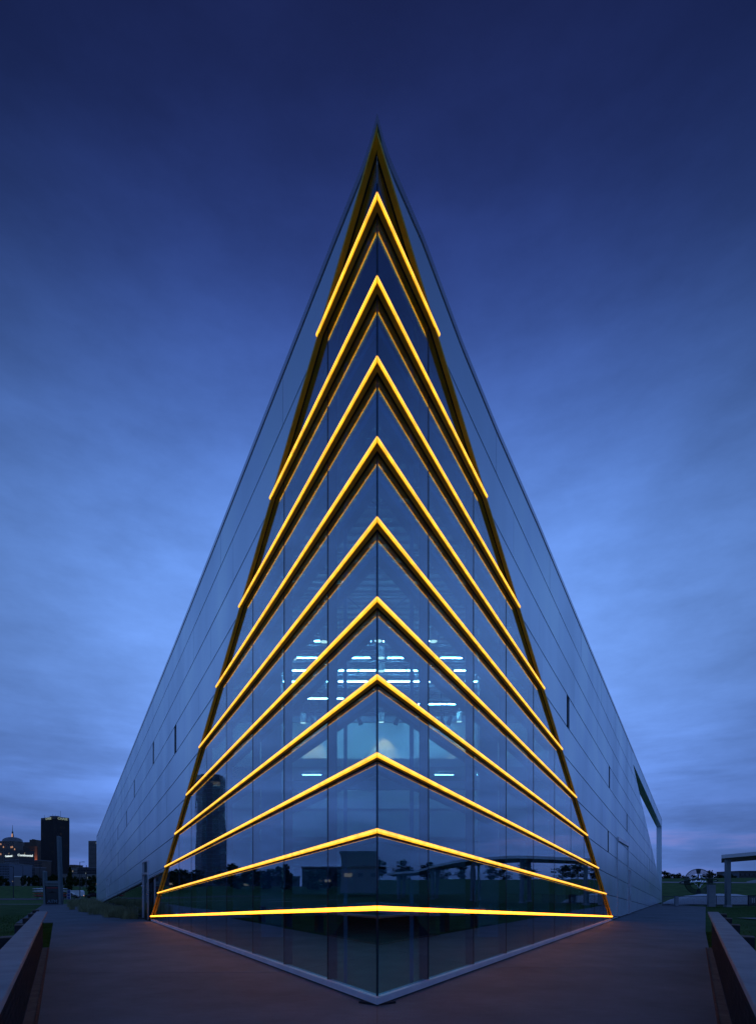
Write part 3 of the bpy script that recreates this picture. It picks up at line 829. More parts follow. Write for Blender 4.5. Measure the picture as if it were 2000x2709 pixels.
# ------------------------------------------------------------------ lamps inside the hall
ORD = ['first', 'second', 'third', 'fourth', 'fifth', 'sixth', 'seventh', 'eighth', 'ninth', 'tenth', 'eleventh', 'twelfth', 'thirteenth', 'fourteenth', 'fifteenth', 'sixteenth', 'seventeenth', 'eighteenth', 'nineteenth', 'twentieth', 'twenty-first', 'twenty-second', 'twenty-third', 'twenty-fourth']
TUBES = [(2051, 21.3, [(700, 745), (800, 850), (905, 955), (1045, 1095), (1150, 1200), (1262, 1308)]),  # this row is added fill, brightening the boards under the gallery
         (1697, 18.6, [(832, 848), (872, 905), (958, 982), (1014, 1042), (1120, 1136)]),
         (1741.5, 19.9, [(786, 838), (915, 978), (1026, 1085), (1166, 1224)]),
         (1775, 21.1, [(742, 810), (873, 912), (915, 946), (951, 993), (1016, 1073), (1078, 1130), (1202, 1268)]),
         (1804, 22.2, [(742, 778), (843, 890), (895, 908), (915, 972), (1026, 1084), (1093, 1118), (1122, 1160), (1232, 1268)]),
         (1849, 24.0, [(797, 816), (819, 868), (870, 908)]),
         (1864, 24.7, [(1106, 1180), (1184, 1226)])]
rowname = ['gallery soffit', 'top', 'second', 'third', 'fourth', 'fifth', 'lowest']
for ri, (py, D, spans) in enumerate(TUBES):
    for k, (xa, xb) in enumerate(spans):
        a, b = at(xa, py, D), at(xb, py, D); cx = (a.x + b.x) / 2; w = b.x - a.x
        o = thing('strip_light', (cx, D, a.z), ('%s fluorescent strip from the left in the %s row under the hall roof' if ri else '%s added fill strip from the left under the gallery floor%.0s') % (ORD[k], rowname[ri]), 'lamp', 'fluorescent strips under the hall roof')
        MB().box((cx, D, a.z), (w, 0.035, 0.015 if ri else 0.010)).build('tube', M['tube' if ri else 'tube_fill'], o)
        MB().box((cx, D + 0.01, a.z + 0.05), (w + 0.04, 0.12, 0.06)).build('housing', M['interior_white'], o)
        hg = MB()
        for xx in (cx - w * 0.35, cx + w * 0.35): hg.tube([(xx, D, a.z + 0.08), (xx, D, roof_under(D) - 0.1 if ri else 6.1)], 0.008, 4)
        hg.build('hanger', M['interior_steel'], o)
DOWN = [(857, 1698, 18.1), (1001, 1696, 18.1), (1147, 1697, 18.1), (776, 1743, 19.5), (1008, 1741, 19.5), (1234, 1741, 19.5), (1009, 1776, 20.8), (746, 1831, 23.0), (782, 1864, 24.3), (1009, 1864, 24.3), (802, 1913, 25.3), (1009, 1911, 25.3), (1215, 1910, 25.3)]
names = ['left drum pendant in the highest row under the hall roof', 'middle drum pendant in the highest row under the hall roof', 'right drum pendant in the highest row under the hall roof',
         'left drum pendant in the second row under the hall roof', 'middle drum pendant in the second row under the hall roof', 'right drum pendant in the second row under the hall roof',
         'lone middle drum pendant in the third row under the hall roof', 'leftmost drum pendant of all in the hall, half behind a column', 'left drum pendant of the pair level with the lowest strip lights', 'middle drum pendant of the pair level with the lowest strip lights',
         'left drum pendant just above the gallery wall', 'middle drum pendant just above the gallery wall', 'right drum pendant just above the gallery wall']
for (px, py, D), nm in zip(DOWN, names):
    p = at(px, py, D)
    o = thing('pendant_lamp', p, nm, 'lamp', 'drum pendants in the hall')
    MB().lathe([(0.0, 0.0), (0.125, 0.0)], p, 16).build('diffuser', M['warmdisc'], o)
    MB().lathe([(0.13, -0.01), (0.135, 0.0), (0.135, 0.42), (0.0, 0.44)], p, 16).build('shade', M['interior_white'], o, smooth=False)
    MB().tube([p + Vector((0, 0, 0.44)), Vector((p.x, p.y, roof_under(p.y) - 0.1))], 0.012, 5).build('stem', M['interior_steel'], o)
SPOT = [(822, 'first'), (845, 'second'), (947, 'third'), (1054, 'fourth'), (1167, 'fifth'), (1194, 'sixth')]
for k, (px, nm) in enumerate(SPOT):
    p = at(px, 1895, 24.9)
    o = thing('stage_spotlight', p, '%s black stage spotlight from the left on the track above the gallery wall' % nm, 'spotlight', 'stage spotlights above the gallery wall')
    tl = 0.12 * (-1 if k % 2 else 1)
    d = Vector((tl, 0.18, -0.32))
    MB().tube([p, p + d * 0.5, p + d, p + d * 1.05], [0.06, 0.085, 0.10, 0.12], 10).build('barrel', M['darkmetal'], o)
    MB().tube([p + Vector((-0.13, 0, -0.1)), p + Vector((-0.13, 0, 0.16)), p + Vector((0.13, 0, 0.16)), p + Vector((0.13, 0, -0.1))], 0.014, 5).build('yoke', M['darkmetal'], o)
    MB().tube([p + Vector((0, 0, 0.16)), Vector((p.x, p.y, roof_under(p.y) - 0.1))], 0.012, 5).build('stem', M['darkmetal'], o)
    if px in (845, 1054, 1194):
        ld = bpy.data.lights.new('spot_beam', 'SPOT'); ld.energy = 200; ld.color = (1.0, 0.40, 0.15); ld.spot_size = radians(62); ld.spot_blend = 0.9; ld.shadow_soft_size = 0.06
        lo = bpy.data.objects.new('spot_beam', ld); C.objects.link(lo); lo.parent = o
        tgt = {845: at(830, 1985, 26), 1054: at(1016, 1975, 26), 1194: at(1222, 1975, 26)}[px]
        src = Vector((tgt.x, 25.35, 9.25)); lo.location = src - p
        lo.rotation_euler = (tgt + Vector((0, 0, -0.6)) - src).to_track_quat('-Z', 'Y').to_euler()

# ------------------------------------------------------------------ low walls with bench tops either side of the deck
def low_wall(label, V, s):
    """V(v, s, z): v across, s along"""
    b0 = V(-0.5, 8)
    o = thing('low_wall', (b0.x, b0.y, 0), label, 'low wall', 'low bench-topped walls beside the deck')
    v0, v1 = -0.345, -0.665
    zt = 0.80
    # bench top in lengths with fine joints
    ends = [-1.5, 3.4, 8.3, 13.2, 18.1, 22.9 if s < 0 else 22.4]
    for a, b in zip(ends, ends[1:]):
        m_ = MB(); a += 0.004; b -= 0.004
        m_.hexa([V(v0, a, zt - 0.07), V(v1, a, zt - 0.07), V(v1, b, zt - 0.07), V(v0, b, zt - 0.07)], [V(v0, a, zt), V(v1, a, zt), V(v1, b, zt), V(v0, b, zt)])
        ob = m_.build('bench_top', M['concrete2'], o)
        md = ob.modifiers.new('bevel', 'BEVEL'); md.width = 0.008; md.segments = 2
    # core and woven wire face
    e0, e1 = 16.0, 17.3
    m_ = MB(); m_.hexa([V(-0.42, -1.5, -0.05), V(-0.60, -1.5, -0.05), V(-0.60, e1, -0.05), V(-0.42, e1, -0.05)],
                       [V(-0.42, -1.5, zt - 0.072), V(-0.60, -1.5, zt - 0.072), V(-0.60, e0, zt - 0.072), V(-0.42, e0, zt - 0.072)])
    m_.build('wall_core', M['black'], o)
    m_ = MB(); z0, z1 = 0.03, zt - 0.075; hh = z1 - z0; st = 0.075; a = -1.5
    while a < e1:
        for (p, q) in ((a, a + hh * 0.45), (a + hh * 0.45, a)):
            w = 0.006
            sa = V(-0.365, p, z0); sb = V(-0.365, q, z1); ax = (V(0, 1, 0) - V(0, 0, 0)) * w
            nx = (V(1, 0, 0) - V(0, 0, 0)) * 0.004
            m_.add([sa - ax, sa + ax, sb + ax, sb - ax, sa - ax + nx, sa + ax + nx, sb + ax + nx, sb - ax + nx], [(0, 1, 2, 3), (4, 5, 6, 7), (0, 4, 7, 3), (1, 5, 6, 2)])
        a += st
    w_ = m_.build('wire_mesh', M['darkmetal'], o); w_['kind'] = 'stuff'
    m_ = MB()
    for (za, zb) in ((0.0, 0.03), (zt - 0.078, zt - 0.071)):
        m_.hexa([V(-0.355, -1.5, za), V(-0.385, -1.5, za), V(-0.385, e0, za), V(-0.355, e0, za)], [V(-0.355, -1.5, zb), V(-0.385, -1.5, zb), V(-0.385, e0, zb), V(-0.355, e0, zb)])
    m_.build('wire_rail', M['darkmetal'], o)
    # foot kerb and rusted edging
    m_ = MB(); m_.hexa([V(-0.25, -1.5, -0.05), V(-0.40, -1.5, -0.05), V(-0.40, e1, -0.05), V(-0.25, e1, -0.05)], [V(-0.25, -1.5, 0.015), V(-0.40, -1.5, 0.015), V(-0.40, e1, 0.015), V(-0.25, e1, 0.015)])
    m_.build('foot_kerb', M['kerb'], o)
    m_ = MB(); m_.hexa([V(-0.215, -1.5, -0.05), V(-0.245, -1.5, -0.05), V(-0.245, e1, -0.05), V(-0.215, e1, -0.05)], [V(-0.215, -1.5, 0.02), V(-0.245, -1.5, 0.02), V(-0.245, e1, 0.02), V(-0.215, e1, 0.02)])
    m_.build('edging', M['rust'], o)
    # piers on the lawn side
    for k, a in enumerate((12.0, 15.8, 19.2, 22.4) if s > 0 else (11.9, 15.8, 19.2, 22.6, 26.3)):
        if a > 22.6 and s > 0: continue
        m_ = MB(); m_.hexa([V(-0.68, a - 0.2, -0.1), V(-0.90, a - 0.2, -0.1), V(-0.90, a + 0.2, -0.1), V(-0.68, a + 0.2, -0.1)],
                           [V(-0.68, a - 0.2, 0.72), V(-0.90, a - 0.2, 0.72), V(-0.90, a + 0.2, 0.72), V(-0.68, a + 0.2, 0.72)])
        pr = m_.build('pier', M['darkmetal'], o)
        m_ = MB(); m_.hexa([V(-0.67, a - 0.22, 0.722), V(-0.91, a - 0.21, 0.722), V(-0.91, a + 0.21, 0.722), V(-0.67, a + 0.22, 0.722)],
                           [V(-0.67, a - 0.22, 0.745), V(-0.91, a - 0.21, 0.735), V(-0.91, a + 0.21, 0.735), V(-0.67, a + 0.22, 0.745)])
        m_.build('pier_cap', M['kerb'], pr)
low_wall('concrete bench-topped low wall with wire face along the left lawn, towards the skyline', LV, -1)
low_wall('concrete bench-topped low wall with wire face along the right edge, towards the pavilion', RV, 1)

# ------------------------------------------------------------------ grasses
def blades(name, label, cat, n, place, hgt, w, m, lean=0.5):
    mb = MB()
    for _ in range(n):
        x, y, z = place(); a = random.uniform(0, 2 * pi); h = hgt * random.uniform(0.55, 1.2)
        l = lean * h * random.uniform(0.3, 1.2); ca, sa = cos(a), sin(a); ww = w * random.uniform(0.7, 1.2)
        px, py = -sa * ww, ca * ww
        mb.add([(x - px, y - py, z), (x + px, y + py, z), (x + ca * l * 0.35 + px * .7, y + sa * l * 0.35 + py * .7, z + h * 0.62), (x + ca * l * 0.35 - px * .7, y + sa * l * 0.35 - py * .7, z + h * 0.62), (x + ca * l, y + sa * l, z + h * random.uniform(0.8, 1.0))],
               [(0, 1, 2, 3), (3, 2, 4)])
    return tag(mb.build(name, m), label, cat, kind='stuff')
bedp = [P('L', t_px('L', 386) + 0.4, 0, 0.1).xy, P('L', T_HULL1 + 5, 0, 0.1).xy]
tuft = []
for k in range(95):
    u = random.random() ** 1.4; c = bedp[0].lerp(bedp[1], u)
    wid = lerp(1.2, 4.4, min(1, u * 2.2)) * (1 - 0.35 * u)
    v = random.uniform(0.15, 1.0) * wid
    n_ = Vector((-cos(A['L']), -sin(A['L'])))
    q = c + n_ * v; tuft.append((q.x, q.y, random.uniform(0.5, 0.9)))
def tuft_place():
    x, y, r = random.choice(tuft); a = random.uniform(0, 2 * pi); q = r * 0.35 * sqrt(random.random())
    return x + q * cos(a), y + q * sin(a), -0.02
blades('ornamental_grass', 'tufted pale ornamental grass in the bed along the left silver wall', 'grass', 11000, tuft_place, 0.62, 0.006, M['reed'], 0.9)
def lawn_place():
    while True:
        x = random.uniform(-26, -4); y = random.uniform(9, 34)
        v = Vector((x, y, 0)).dot(NLn)
        if v < -0.75: return x, y, -0.07
blades('lawn_grass', 'short lawn blades left of the left low wall', 'grass', 26000, lawn_place, 0.085, 0.006, M['blade'], 0.5)
def lawn_place_r():
    while True:
        x = random.uniform(4, 42); y = random.uniform(9, 49)
        v = Vector((x, y, 0)).dot(NRn)
        if v < -0.75 and not (20.8 < y < 31 and x > 18): return x, y, -0.07
blades('lawn_grass', 'short lawn blades right of the right low wall', 'grass', 22000, lawn_place_r, 0.085, 0.006, M['blade'], 0.5)
def sliver_l():
    s_ = random.uniform(17.4, 30); return tuple(LV(random.uniform(-0.66, -0.22), s_, -0.06))
blades('lawn_grass', 'narrow green lawn strip between the left low wall and the deck', 'grass', 5000, sliver_l, 0.09, 0.006, M['blade'], 0.5)
def sliver_r():
    s_ = random.uniform(17.4, 24); return tuple(RV(random.uniform(-0.70, -0.31), s_, -0.06))
blades('lawn_grass', 'narrow green lawn strip between the right low wall and the deck', 'grass', 4000, sliver_r, 0.09, 0.006, M['blade'], 0.5)

# ------------------------------------------------------------------ cash machine kiosk at the end of the left deck
KD = 57.0
kz = 0.0
o = thing('cash_machine_kiosk', (at(135, 2393, KD).x, KD, 0), 'grey cash machine kiosk between two uneven posts at the end of the deck', 'kiosk')
def px_box(x0, x1, y0, y1, D, dep, name, m, par, zb=None):
    a, b = at(x0, y1, D), at(x1, y0, D)
    z0 = a.z if zb is None else zb
    return MB().box(((a.x + b.x) / 2, D + dep / 2, (z0 + b.z) / 2), (b.x - a.x, dep, b.z - z0)).build(name, m, par)
def px_fin(pts, D, dep, name, m, par):
    q = [at(x, y, D) for x, y in pts]
    return MB().prism([(p.x, p.y, p.z) for p in q], [(p.x, p.y + dep, p.z) for p in q]).build(name, m, par)
px_fin([(114.8, 2394), (120, 2394), (117.4, 2306.5), (112.4, 2305)], KD, 0.5, 'post', M['kiosk_post'], o)
px_fin([(155.2, 2394), (161, 2394), (155.6, 2214), (149.8, 2212.5)], KD, 0.5, 'post', M['kiosk_post'], o)
px_box(119.2, 155, 2331.5, 2339, KD + 0.02, 0.4, 'header', M['kiosk_post'], o)
px_box(119.6, 155.4, 2341, 2344.5, KD + 0.02, 0.4, 'header_band', M['kiosk_post'], o)
bx = px_box(121, 155.2, 2345.5, 2393.5, KD + 0.1, 0.35, 'machine_body', M['towerglass'], o, 0.0)
px_box(123, 153, 2349, 2351.2, KD + 0.06, 0.04, 'card_slot_band', M['red'], o)
px_fin([(127, 2364), (149, 2364), (149, 2362.8), (138.6, 2361.5), (138.2, 2357.5), (136.4, 2357.5), (136, 2361.5), (127, 2362.8)], KD + 0.07, 0.03, 'panel_emblem', M['black'], o)
M['atm'] = mat('grey_blue_letters', (0.16, 0.24, 0.30), 0.6)
text_obj('lettering', 'ATM', 0.44, at(138.8, 2386.2, KD + 0.07), M['atm'], o, bold=True, sx=1.15)

# ------------------------------------------------------------------ trees
def tree(name, base, h, w, label, m, cone=False, n=700, seed=0, group=None, leaf=0.5):
    rnd = random.Random(seed)
    o = thing(name, base, label, 'tree', group)
    bz = base[2]
    mb = MB()
    th = h * (0.2 if cone else 0.34)
    tr = max(0.12, h * 0.025)
    mb.tube([(base[0], base[1], bz - 0.3), (base[0] + rnd.uniform(-.1, .1), base[1], bz + th), (base[0], base[1], bz + h * 0.72)], [tr, tr * 0.75, tr * 0.25], 6)
    for k in range(5):
        a = rnd.uniform(0, 2 * pi); z0 = bz + th * rnd.uniform(0.8, 1.4)
        mb.tube([(base[0], base[1], z0), (base[0] + cos(a) * w * 0.3, base[1] + sin(a) * w * 0.3, z0 + h * 0.25)], [tr * 0.4, tr * 0.12], 4)
    mb.build('trunk', M['bark'], o)
    mb = MB()
    cl = []
    for k in range(16):
        if cone:
            u = rnd.random(); zz = lerp(0.12, 0.97, u); rr = w * 0.5 * (1 - zz) * 1.05; a = rnd.uniform(0, 2 * pi)
            cl.append((cos(a) * rr * 0.6, sin(a) * rr * 0.6, zz * h, max(0.25, rr * 0.55), h * 0.10))
        else:
            a = rnd.uniform(0, 2 * pi); u = rnd.uniform(-1, 1); q = sqrt(1 - u * u) * rnd.uniform(0.3, 0.8)
            zz = h * (0.47 + 0.37 * u)
            cl.append((cos(a) * q * w * 0.42, sin(a) * q * w * 0.42, zz, w * rnd.uniform(0.14, 0.24), h * rnd.uniform(0.09, 0.15)))
    for k in range(n):
        c = rnd.choice(cl)
        d = Vector((rnd.gauss(0, 1), rnd.gauss(0, 1), rnd.gauss(0, 1))); d.normalize(); d *= rnd.random() ** 0.4 * 1.1
        p = Vector((base[0] + c[0] + d.x * c[3], base[1] + c[1] + d.y * c[3], bz + c[2] + d.z * c[4]))
        a = Vector((rnd.gauss(0, 1), rnd.gauss(0, 1), rnd.gauss(0, 1))).normalized(); b = a.orthogonal().normalized()
        s_ = leaf * rnd.uniform(0.5, 1.1)
        mb.add([p - a * s_ * 0.5, p + b * s_ * 0.35, p + a * s_ * 0.5, p - b * s_ * 0.3], [(0, 1, 2, 3)])
    mb.build('crown', m, o)
    return o
def ptree(px, ytop, D, wpx, label, cone=False, m='leaf', n=600, seed=0, group=None, ybase=None):
    x = (px - CX) / F * D; bz = ground_z(x, D)
    ztop = H + (HY - ytop) / F * D
    h = max(2.0, ztop - bz); w = wpx / F * D
    return tree('conifer_tree' if cone else 'tree', (x, D, bz), h, w, label, M[m], cone, n, seed, group, leaf=0.085 * (h + w))
# left: behind the road
LT = [(4, 2316, 20), (18, 2322, 16), (62, 2310, 16), (76, 2318, 12), (92, 2314, 22), (104, 2320, 14), (130, 2318, 20), (144, 2312, 22), (166, 2320, 14), (200, 2318, 16), (218, 2322, 22), (236, 2318, 18), (250, 2314, 20)]
for k, (x, yt, w) in enumerate(LT):
    ptree(x, yt, 296 + (k % 3) * 6, w * 1.15, '%s dark round tree from the left in the row below the skyline' % ORD[k], n=520, seed=k, group='trees below the skyline')
ptree(185.5, 2298, 250, 25, 'tall pointed dark conifer right of the black tower', True, n=1200, seed=50)
ptree(184, 2326, 205, 26, 'low dark bushy tree right behind the two posts of the kiosk', n=700, seed=51)
ptree(243, 2338, 200, 24, 'low dark bush at the left building corner', n=600, seed=52)
# unseen-from-here trees that the left glass mirrors
def far_ring(az0, az1, n, D, h0, h1, label, seed, grp):
    for k in range(n):
        a = radians(lerp(az0, az1, (k + 0.5) / n) + random.uniform(-0.7, 0.7)); d = D * random.uniform(0.92, 1.1)
        x, y = d * sin(a), d * cos(a); hh = random.uniform(h0, h1)
        tree('tree', (x, y, ground_z(x, y)), hh, hh * random.uniform(0.8, 1.3), label % ORD[k], M['leaf'], False, 900, seed + k, grp, leaf=0.13 * hh)
far_ring(-37, -66, 16, 280, 8, 13, '%s dark tree mirrored in the left glass, counting from the left', 200, 'trees mirrored in the left glass')
far_ring(36, 66, 14, 240, 6, 11, '%s dark tree mirrored in the right glass, counting from the right', 300, 'trees mirrored in the right glass')
# right tree line behind the levee
RT = [(1757, 2304, 22), (1768, 2306, 18), (1780, 2311, 16), (1794, 2309, 20), (1806, 2316, 14), (1818, 2318, 14), (1838, 2316, 20), (1860, 2313, 20), (1879, 2302, 18), (1890, 2310, 16), (1902, 2314, 16), (1914, 2312, 18), (1934, 2312, 20), (1948, 2316, 16)]
for k, (x, yt, w) in enumerate(RT):
    ptree(x, yt, 262 + (k % 3) * 8, w * 1.35, '%s dark tree from the left along the right horizon' % ORD[k], n=560, seed=70 + k, group='trees along the right horizon', m='leaf' if k % 3 else 'leaf2')

# ------------------------------------------------------------------ skyline on the left
def city_box(par, x0, x1, yt, D, dep, name, m, yb=2350, corner=None):
    """block standing behind its pixel outline; corner = column where its two seen faces meet"""
    a, b = at(x0, yb, D), at(x1, yb, D); zt = at(x0, yt, D).z
    if corner is None:
        pts = [(a.x, D), (b.x, D), (b.x, D + dep), (a.x, D + dep)]
    else:
        c = (corner - CX) / F * D
        wl, wr = c - a.x, b.x - c
        yl, yr = D + wl * 0.8, D + wr * 0.8
        pl = (x0 - CX) / F * yl; pr = (x1 - CX) / F * yr
        pts = [(pl, yl), (c, D), (pr, yr), (pl + pr - c, yl + yr - D)]
    MB().prism([(p[0], p[1], 0) for p in pts], [(p[0], p[1], zt) for p in pts]).build(name, m, par)
    return pts, zt
def face_fins(par, p, q, z0, z1, n, wd, dp, name, m):
    p, q = Vector((p[0], p[1], 0)), Vector((q[0], q[1], 0)); d = (q - p).normalized(); nr = Vector((d.y, -d.x, 0))
    if nr.y > 0: nr = -nr
    for k in range(n):
        c = p.lerp(q, (k + 0.5) / n) + nr * dp / 2
        mb = MB(); a = c - d * wd / 2; b = c + d * wd / 2
        mb.hexa([a - nr * dp / 2 + Vector((0, 0, z0)), b - nr * dp / 2 + Vector((0, 0, z0)), b + nr * dp / 2 + Vector((0, 0, z0)), a + nr * dp / 2 + Vector((0, 0, z0))],
                [a - nr * dp / 2 + Vector((0, 0, z1)), b - nr * dp / 2 + Vector((0, 0, z1)), b + nr * dp / 2 + Vector((0, 0, z1)), a + nr * dp / 2 + Vector((0, 0, z1))])
        mb.build(name, m, par)
def face_windows(par, p, q, z0, z1, cols, rows, fw, fh, m, name='window', lit=None, prob=0.03, dp=0.25):
    p, q = Vector((p[0], p[1], 0)), Vector((q[0], q[1], 0)); d = (q - p).normalized(); nr = Vector((d.y, -d.x, 0)); L = (q - p).length
    if nr.y > 0: nr = -nr
    cw, rh = L / cols, (z1 - z0) / rows
    proto = {}
    for i in range(cols):
        for j in range(rows):
            mm = m
            if lit and random.random() < prob: mm = random.choice(lit)
            if mm.name not in proto:
                mb = MB(); a = -d * cw * fw / 2; b = d * cw * fw / 2; z = Vector((0, 0, rh * fh / 2))
                mb.hexa([a - z - nr * dp, b - z - nr * dp, b - z + nr * dp, a - z + nr * dp], [a + z - nr * dp, b + z - nr * dp, b + z + nr * dp, a + z + nr * dp])
                ob = mb.build(name, mm); proto[mm.name] = ob
            else:
                ob = proto[mm.name].copy(); C.objects.link(ob)
            ob.parent = par
            c = p + d * cw * (i + 0.5) + Vector((0, 0, z0 + rh * (j + 0.5)))
            ob.location = c - BASE[par.name]
def face_text(par, p, q, z, body, size, m, u=0.5, sx=1.0):
    p, q = Vector((p[0], p[1], 0)), Vector((q[0], q[1], 0)); d = (q - p).normalized(); nr = Vector((d.y, -d.x, 0))
    if nr.y > 0: nr = -nr
    c = p.lerp(q, u) + nr * 0.8; c.z = z
    return text_obj('sign_lettering', body, size, c, m, par, rz=atan2(d.y, d.x), extrude=0.15, bold=True, sx=sx)
LIT = [M['litwin'], M['litwin2']]

D = 900; b0 = at(148, 2350, D)
o = thing('black_tower', (b0.x, D, 0), 'tall black office tower with dim lettering round its top', 'building')
pts, zt = city_box(o, 108.8, 183.6, 2166.5, D, 40, 'tower_body', M['towerglass'], corner=148.5)
face_fins(o, pts[0], pts[1], 2, zt, 22, 0.55, 0.9, 'fin', M['tower']); face_fins(o, pts[1], pts[2], 2, zt, 20, 0.55, 0.9, 'fin', M['tower'])
for (u, v_, n) in ((pts[0], pts[1], 3), (pts[1], pts[2], 4)):
    face_windows(o, u, v_, zt - 60, zt - 8, 12, 14, 0.6, 0.4, M['towerglass'], lit=LIT, prob=0.06, dp=0.15)
fc = MB()
fc.prism([(p[0], p[1] - 0.5, zt + 0.01) for p in pts], [(p[0], p[1] - 0.5, zt + 3.2) for p in pts]); fc.build('roof_band', M['tower'], o)
face_text(o, (pts[0][0], pts[0][1] - 1.2), (pts[1][0], pts[1][1] - 1.2), zt + 0.6, 'CHASE', 5.2, M['signdim'], 0.55)
face_text(o, (pts[1][0], pts[1][1] - 1.2), (pts[2][0], pts[2][1] - 1.2), zt + 0.2, 'CHASE', 5.2, M['signdim'], 0.5)
mb = MB(); cx_ = sum(p[0] for p in pts) / 4; cy_ = sum(p[1] for p in pts) / 4
mb.box((cx_, cy_, zt + 4.6), (12, 9, 3)); mb.build('plant_room', M['tower'], o)
mb = MB()
for (dx, h_) in ((-18, 5), (-4, 7), (0, 6), (5, 5), (9, 12), (-10, 4)): mb.tube([(cx_ + dx, cy_, zt + 3), (cx_ + dx, cy_, zt + 3 + h_)], 0.22, 4)
mb.build('mast', M['tower'], o)

D = 760; b0 = at(50, 2350, D)
o = thing('sign_office_block', (b0.x, D, 0), 'dark office block with two glowing white Continental signs', 'building')
pts, zt = city_box(o, 13, 91, 2251, D, 30, 'block_body', M['tower'], corner=52)
for (u, v_) in ((pts[0], pts[1]), (pts[1], pts[2])):
    face_windows(o, u, v_, 8, zt - 11, 9, 10, 0.92, 0.42, M['towerglass'], name='window', lit=[M['litwin']], prob=0.02)
face_text(o, pts[0], pts[1], zt - 7.2, 'Continental', 3.6, M['signwhite'], 0.30)
face_text(o, pts[1], pts[2], zt - 6.6, 'Continental', 4.2, M['signwhite'], 0.36)
for (u, v_, k) in ((pts[0], pts[1], 0.30), (pts[1], pts[2], 0.36)):
    p = Vector((*u, 0)).lerp(Vector((*v_, 0)), k); mb = MB(); mb.prism([(p.x - .8, p.y - 1.2, zt - 4.4), (p.x + .5, p.y - 1.2, zt - 4.4), (p.x + 0.6, p.y - 1.2, zt - 2.3)], [(p.x - .8, p.y - .9, zt - 4.4), (p.x + .5, p.y - .9, zt - 4.4), (p.x + 0.6, p.y - .9, zt - 2.3)]); mb.build('sign_emblem', M['litwin'], o)

D = 1000; b0 = at(12, 2350, D)
o = thing('domed_tower', (b0.x, D, 0), 'floodlit stone tower with low dome and thin spire at the left edge', 'building')
pts, zt = city_box(o, -16, 39.5, 2241, D, 45, 'lower_shaft', M['stone'])
face_windows(o, pts[0], pts[1], zt - 50, zt - 4, 9, 10, 0.35, 0.6, M['towerglass'])
pts2, zt2 = city_box(o, -12.5, 37.2, 2226, D + 5, 35, 'upper_shaft', M['stone'])
face_windows(o, pts2[0], pts2[1], zt + 1, zt2 - 1, 8, 2, 0.35, 0.7, M['towerglass'])
dcx = b0.x; dc = (dcx, D + 22, zt2)
MB().lathe([(16.6, 0), (15.6, 4), (12.0, 6.6), (7, 8.2), (2.2, 8.6), (2.2, 0)], dc, 12).build('dome', M['roofgrey'], o)
MB().lathe([(2.2, 8.4), (2.0, 12), (1.1, 17), (1.5, 17.3), (1.5, 18.5), (0.5, 19.5), (0.25, 31)], dc, 10).build('spire', M['stone'], o)
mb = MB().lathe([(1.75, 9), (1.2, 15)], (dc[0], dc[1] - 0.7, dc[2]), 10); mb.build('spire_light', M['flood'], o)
for (x, y) in ((1.8, 2234), (8.7, 2241.5), (29, 2242), (32.5, 2241.5), (38.4, 2247.5), (1.5, 2260.5)):
    p = at(x, y, D - 1.2); MB().prism([(p.x - .9, p.y, p.z - 1.6), (p.x + .9, p.y, p.z - 1.6), (p.x + .5, p.y, p.z + 1.4), (p.x - .5, p.y, p.z + 1.4)], [(p.x - .9, p.y + .6, p.z - 1.6), (p.x + .9, p.y + .6, p.z - 1.6), (p.x + .5, p.y + .6, p.z + 1.4), (p.x - .5, p.y + .6, p.z + 1.4)]).build('floodlight', M['flood'], o)
D = 980; b0 = at(80, 2350, D)
o = thing('stepped_tower', (b0.x, D, 0), 'stepped brown brick tower with an orange floodlit strip', 'building')
pts, zt = city_box(o, 61, 100, 2240, D, 36, 'lower_shaft', M['brick'])
face_windows(o, pts[0], pts[1], 20, zt - 3, 10, 12, 0.35, 0.55, M['towerglass'])
city_box(o, 64.5, 96.5, 2229, D + 4, 28, 'middle_shaft', M['brick'])
city_box(o, 78, 94.5, 2222.5, D + 8, 18, 'top_shaft', M['brick'])
city_box(o, 84, 88, 2221, D + 9, 6, 'finial', M['brick'])
M['floodwall'] = mat('brick_with_painted_floodlight', (0.32, 0.14, 0.08), 0.9, var=0.1, vscale=0.1)  # brick tone with the orange floodlighting painted into its colour
p = at(95, 2262, D - 1); mb = MB(); mb.box((p.x, p.y + 0.4, p.z), (4.5, 0.8, 30)); mb.build('painted_flood_strip', M['floodwall'], o)
for zz in (p.z - 15,):
    ld = bpy.data.lights.new('flood_beam', 'SPOT'); ld.energy = 9000; ld.color = (1, 0.45, 0.25); ld.spot_size = radians(50); ld.spot_blend = 0.6
    lo = bpy.data.objects.new('flood_beam', ld); C.objects.link(lo); lo.parent = o
    src = Vector((p.x, p.y - 7, zz - 4)); lo.location = src - BASE[o.name]; lo.rotation_euler = (Vector((p.x, p.y, p.z + 2)) - src).to_track_quat('-Z', 'Y').to_euler()
D = 850; b0 = at(246, 2350, D)
o = thing('slab_tower', (b0.x, D, 0), 'grey slab tower with rows of small windows beside the left building corner', 'building')
pts, zt = city_box(o, 234, 262, 2225.5, D, 20, 'tower_body', M['beige'])
face_windows(o, pts[0], pts[1], 30, zt - 2.5, 9, 22, 0.72, 0.55, M['towerglass'], lit=LIT, prob=0.012)
